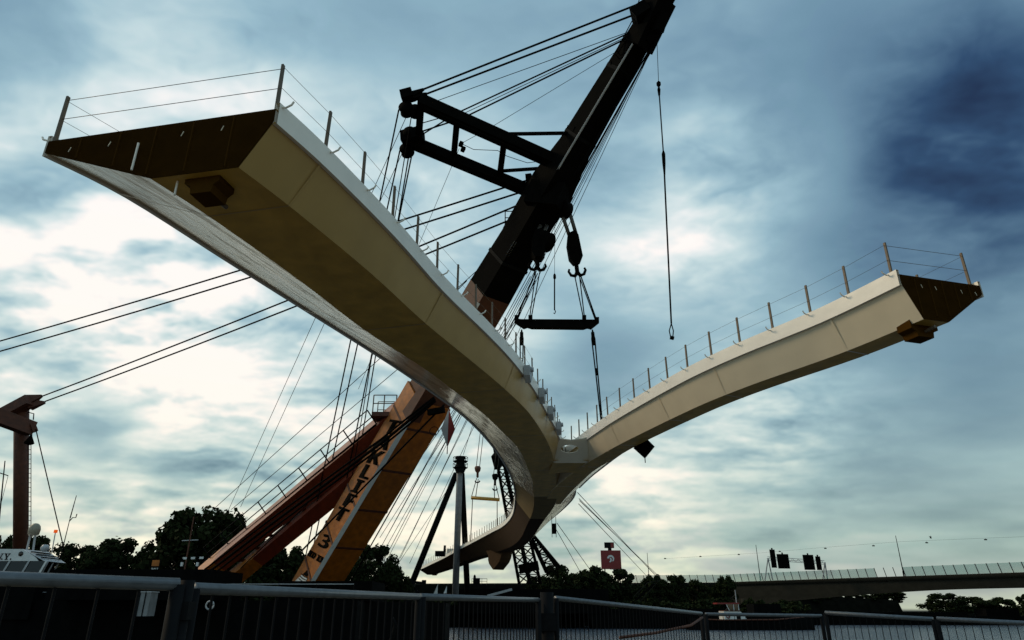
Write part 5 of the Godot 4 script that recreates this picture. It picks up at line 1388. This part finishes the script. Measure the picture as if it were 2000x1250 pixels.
# ---------------------------------------------------------------- site fence in front
func fence_panel(a: Vector3, b: Vector3, r: float, gap: float, label: String, wide_post := 0.03) -> void:
	var t := thing("site_fence", label, "fence", Vector3((a.x + b.x) / 2, QUAY_Y, (a.z + b.z) / 2), 0, "site fence panels along the quay edge")
	var st := mb(true); tube(st, [a, b], r, 14); obj("top_rail", st, M.zinc, t)
	var fa := Vector3(a.x, QUAY_Y + 0.1, a.z); var fb := Vector3(b.x, QUAY_Y + 0.1, b.z)
	st = mb(true); tube(st, [fa, fb], r * 0.9, 10); obj("bottom_rail", st, M.zinc, t)
	for p in [[a, fa], [b, fb]]:
		st = mb(true); tube(st, [p[1] + Vector3.DOWN * 0.3, p[0]], wide_post, 10); obj("upright", st, M.bars, t)
	var l := a.distance_to(b)
	var n := int(l / gap)
	for k in range(1, n):
		var f := float(k) / n
		var p := a.lerp(b, f); var q := fa.lerp(fb, f)
		st = mb(); tube(st, [p, q], 0.0055, 5); obj("bar", st, M.bars, t)
	for h in [0.3, 0.62]:
		st = mb(); tube(st, [a.lerp(fa, h), b.lerp(fb, h)], 0.005, 5); obj("cross_wire", st, M.bars, t)

func make_fence() -> void:
	fence_panel(Vector3(-1.86, 1.69, -1.86), Vector3(-1.15, 1.68, -2.52), 0.0215, 0.11, "nearest fence panel at the left with the thickest top rail", 0.024)
	fence_panel(Vector3(-1.14, 1.67, -2.63), Vector3(-0.63, 1.68, -4.96), 0.021, 0.11, "second fence panel from the left, rail crossing below the crane legs", 0.022)
	fence_panel(Vector3(-0.62, 1.68, -5.02), Vector3(0.29, 1.70, -8.21), 0.024, 0.11, "third fence panel, below the far span", 0.035)
	fence_panel(Vector3(0.50, 1.72, -8.42), Vector3(3.19, 1.54, -12.52), 0.028, 0.11, "fourth fence panel with its rail sloping down to the right", 0.034)
	fence_panel(Vector3(3.29, 1.53, -12.63), Vector3(5.53, 1.50, -13.30), 0.028, 0.11, "fifth fence panel, in front of the tug", 0.034)
	fence_panel(Vector3(5.51, 1.55, -13.06), Vector3(6.66, 1.46, -11.79), 0.034, 0.11, "sixth fence panel, left of the rightmost", 0.034)
	fence_panel(Vector3(6.66, 1.47, -11.68), Vector3(7.79, 1.40, -10.73), 0.034, 0.11, "rightmost fence panel with a thick pale rail", 0.034)
	# clamps that join neighbouring panels
	for e in [[364, 1152, 2.38, 0.024, "dark clamped fence post at the left, between the two nearest panels"], [1068, 1175, 7.7, 0.075, "broad dark fence post in the middle, under the lattice crane"]]:
		var p := Q2(e[0], e[1], e[2])
		var t := thing("fence_post", e[4], "fence post", Vector3(p.x, QUAY_Y, p.z))
		var st := mb(true); tube(st, [Vector3(p.x, QUAY_Y - 0.1, p.z), p + Vector3(0, e[3] * 1.3, 0)], e[3], 12); obj("tube", st, M.bars, t)
		st = mb(); box(st, p + Vector3(-e[3] * 1.25, -e[3] * 4, -e[3] * 1.2), p + Vector3(e[3] * 1.25, -e[3] * 1.6, e[3] * 1.2)); obj("clamp", st, M.bars, t)
	# a slack hose and a lashing hung over the fence
	var st := mb(true)
	tube(st, [Vector3(-0.77, 1.55, -4.80), Vector3(-0.75, 1.51, -4.82), Vector3(-0.77, 1.44, -4.85), Vector3(-0.81, 1.37, -4.88)], 0.012, 8)
	tag(obj("hose", st, M.tyre), "thin black hose hanging in a loop on the fence", "hose")
	st = mb(true)
	tube(st, [Vector3(1.47, 1.25, -10.25), Vector3(2.14, 1.28, -11.22), Vector3(2.86, 1.37, -11.94), Vector3(3.18, 1.48, -12.44)], 0.02, 8)
	tag(obj("lashing_rope", st, M.rust), "rusty lashing rope slung across the fourth fence panel", "rope")


# ---------------------------------------------------------------- ground and water
func make_ground() -> void:
	var st := mb()
	quad(st, Vector3(-900, WATER_Y, -900), Vector3(900, WATER_Y, -900), Vector3(900, WATER_Y, -13), Vector3(-900, WATER_Y, -13))
	struct("water", st, M.water)
	st = mb()
	quad(st, Vector3(-900, QUAY_Y, -13), Vector3(900, QUAY_Y, -13), Vector3(900, QUAY_Y, 900), Vector3(-900, QUAY_Y, 900))
	quad(st, Vector3(-900, QUAY_Y - 4, -13), Vector3(900, QUAY_Y - 4, -13), Vector3(900, QUAY_Y, -13), Vector3(-900, QUAY_Y, -13))
	struct("quay", st, M.pave)
	st = mb(); box(st, Vector3(-60, QUAY_Y, -13.1), Vector3(60, QUAY_Y + 0.12, -12.7))
	struct("quay_kerb", st, M.concrete)
	# far banks
	st = mb()
	plate(st, Vector3(0, -0.9, 0), Vector3.RIGHT, Vector3.BACK, PackedVector2Array([Vector2(-600, -700), Vector2(-600, -92), Vector2(-30, -92), Vector2(-16, -110), Vector2(-14, -156), Vector2(58, -158), Vector2(66, -230), Vector2(130, -252), Vector2(600, -252), Vector2(600, -700)]), 2.4)
	struct("far_bank", st, M.soil)
	st = mb()
	plate(st, Vector3(-10, 4.3, -232), Vector3.RIGHT, Vector3.UP, PackedVector2Array([Vector2(-300, -5), Vector2(76, -5), Vector2(70, 4.2), Vector2(-300, 4.2)]), 24)
	struct("embankment", st, M.soil)
	st = mb()
	plate(st, Vector3(0, 0, -252), Vector3.RIGHT, Vector3.UP, PackedVector2Array([Vector2(60, -2), Vector2(130, -2), Vector2(128, 4.5), Vector2(110, 5.5), Vector2(60, 6)]), 14)
	struct("embankment", st, M.soil)


func _ready() -> void:
	rng.seed = 20
	var cam := Camera3D.new()
	cam.name = "camera"
	cam.position = Vector3(0, 1.6, 0)
	cam.rotation_degrees = Vector3(23, 0, 0)
	cam.fov = 50.24
	cam.near = 0.05
	cam.far = 3000
	add_child(cam)
	cam.current = true
	var env := Environment.new()
	env.background_mode = Environment.BG_SKY
	var sky := Sky.new()
	sky.sky_material = make_sky()
	env.sky = sky
	env.tonemap_mode = Environment.TONE_MAPPER_LINEAR
	env.tonemap_exposure = 1.0
	env.sdfgi_enabled = true
	env.ssao_enabled = true
	env.ssil_enabled = true
	var we := WorldEnvironment.new()
	we.name = "environment"
	we.environment = env
	add_child(we)
	var sun := DirectionalLight3D.new()
	sun.name = "sun"
	sun.light_energy = 0.5
	sun.light_color = Color(1.0, 0.91, 0.76)
	sun.light_angular_distance = 14.0
	sun.shadow_enabled = true
	add_child(sun)
	sun.look_at_from_position(Vector3(-80, 58, -28), Vector3.ZERO, Vector3.UP)

	make_materials()
	make_ground()
	make_bridge()
	make_crane()
	make_rigging()
	make_stern()
	make_barge()
	make_far_lift()
	make_highway()
	make_trees()
	make_boats()
	make_fence()
	nav_board(Vector3(-3.09, 9.64, -32.44), 0.15, 0.8, 0.42, "diamond board, white half and red half, hung under the near arm", M.grey, M.signred)  # white half drawn grey, its shade put into the colour
	nav_board(Vector3(6.77, 9.26, -34.77), -0.35, 0.52, 1.05, "black diamond board hung under the right arm", M.black, M.black)
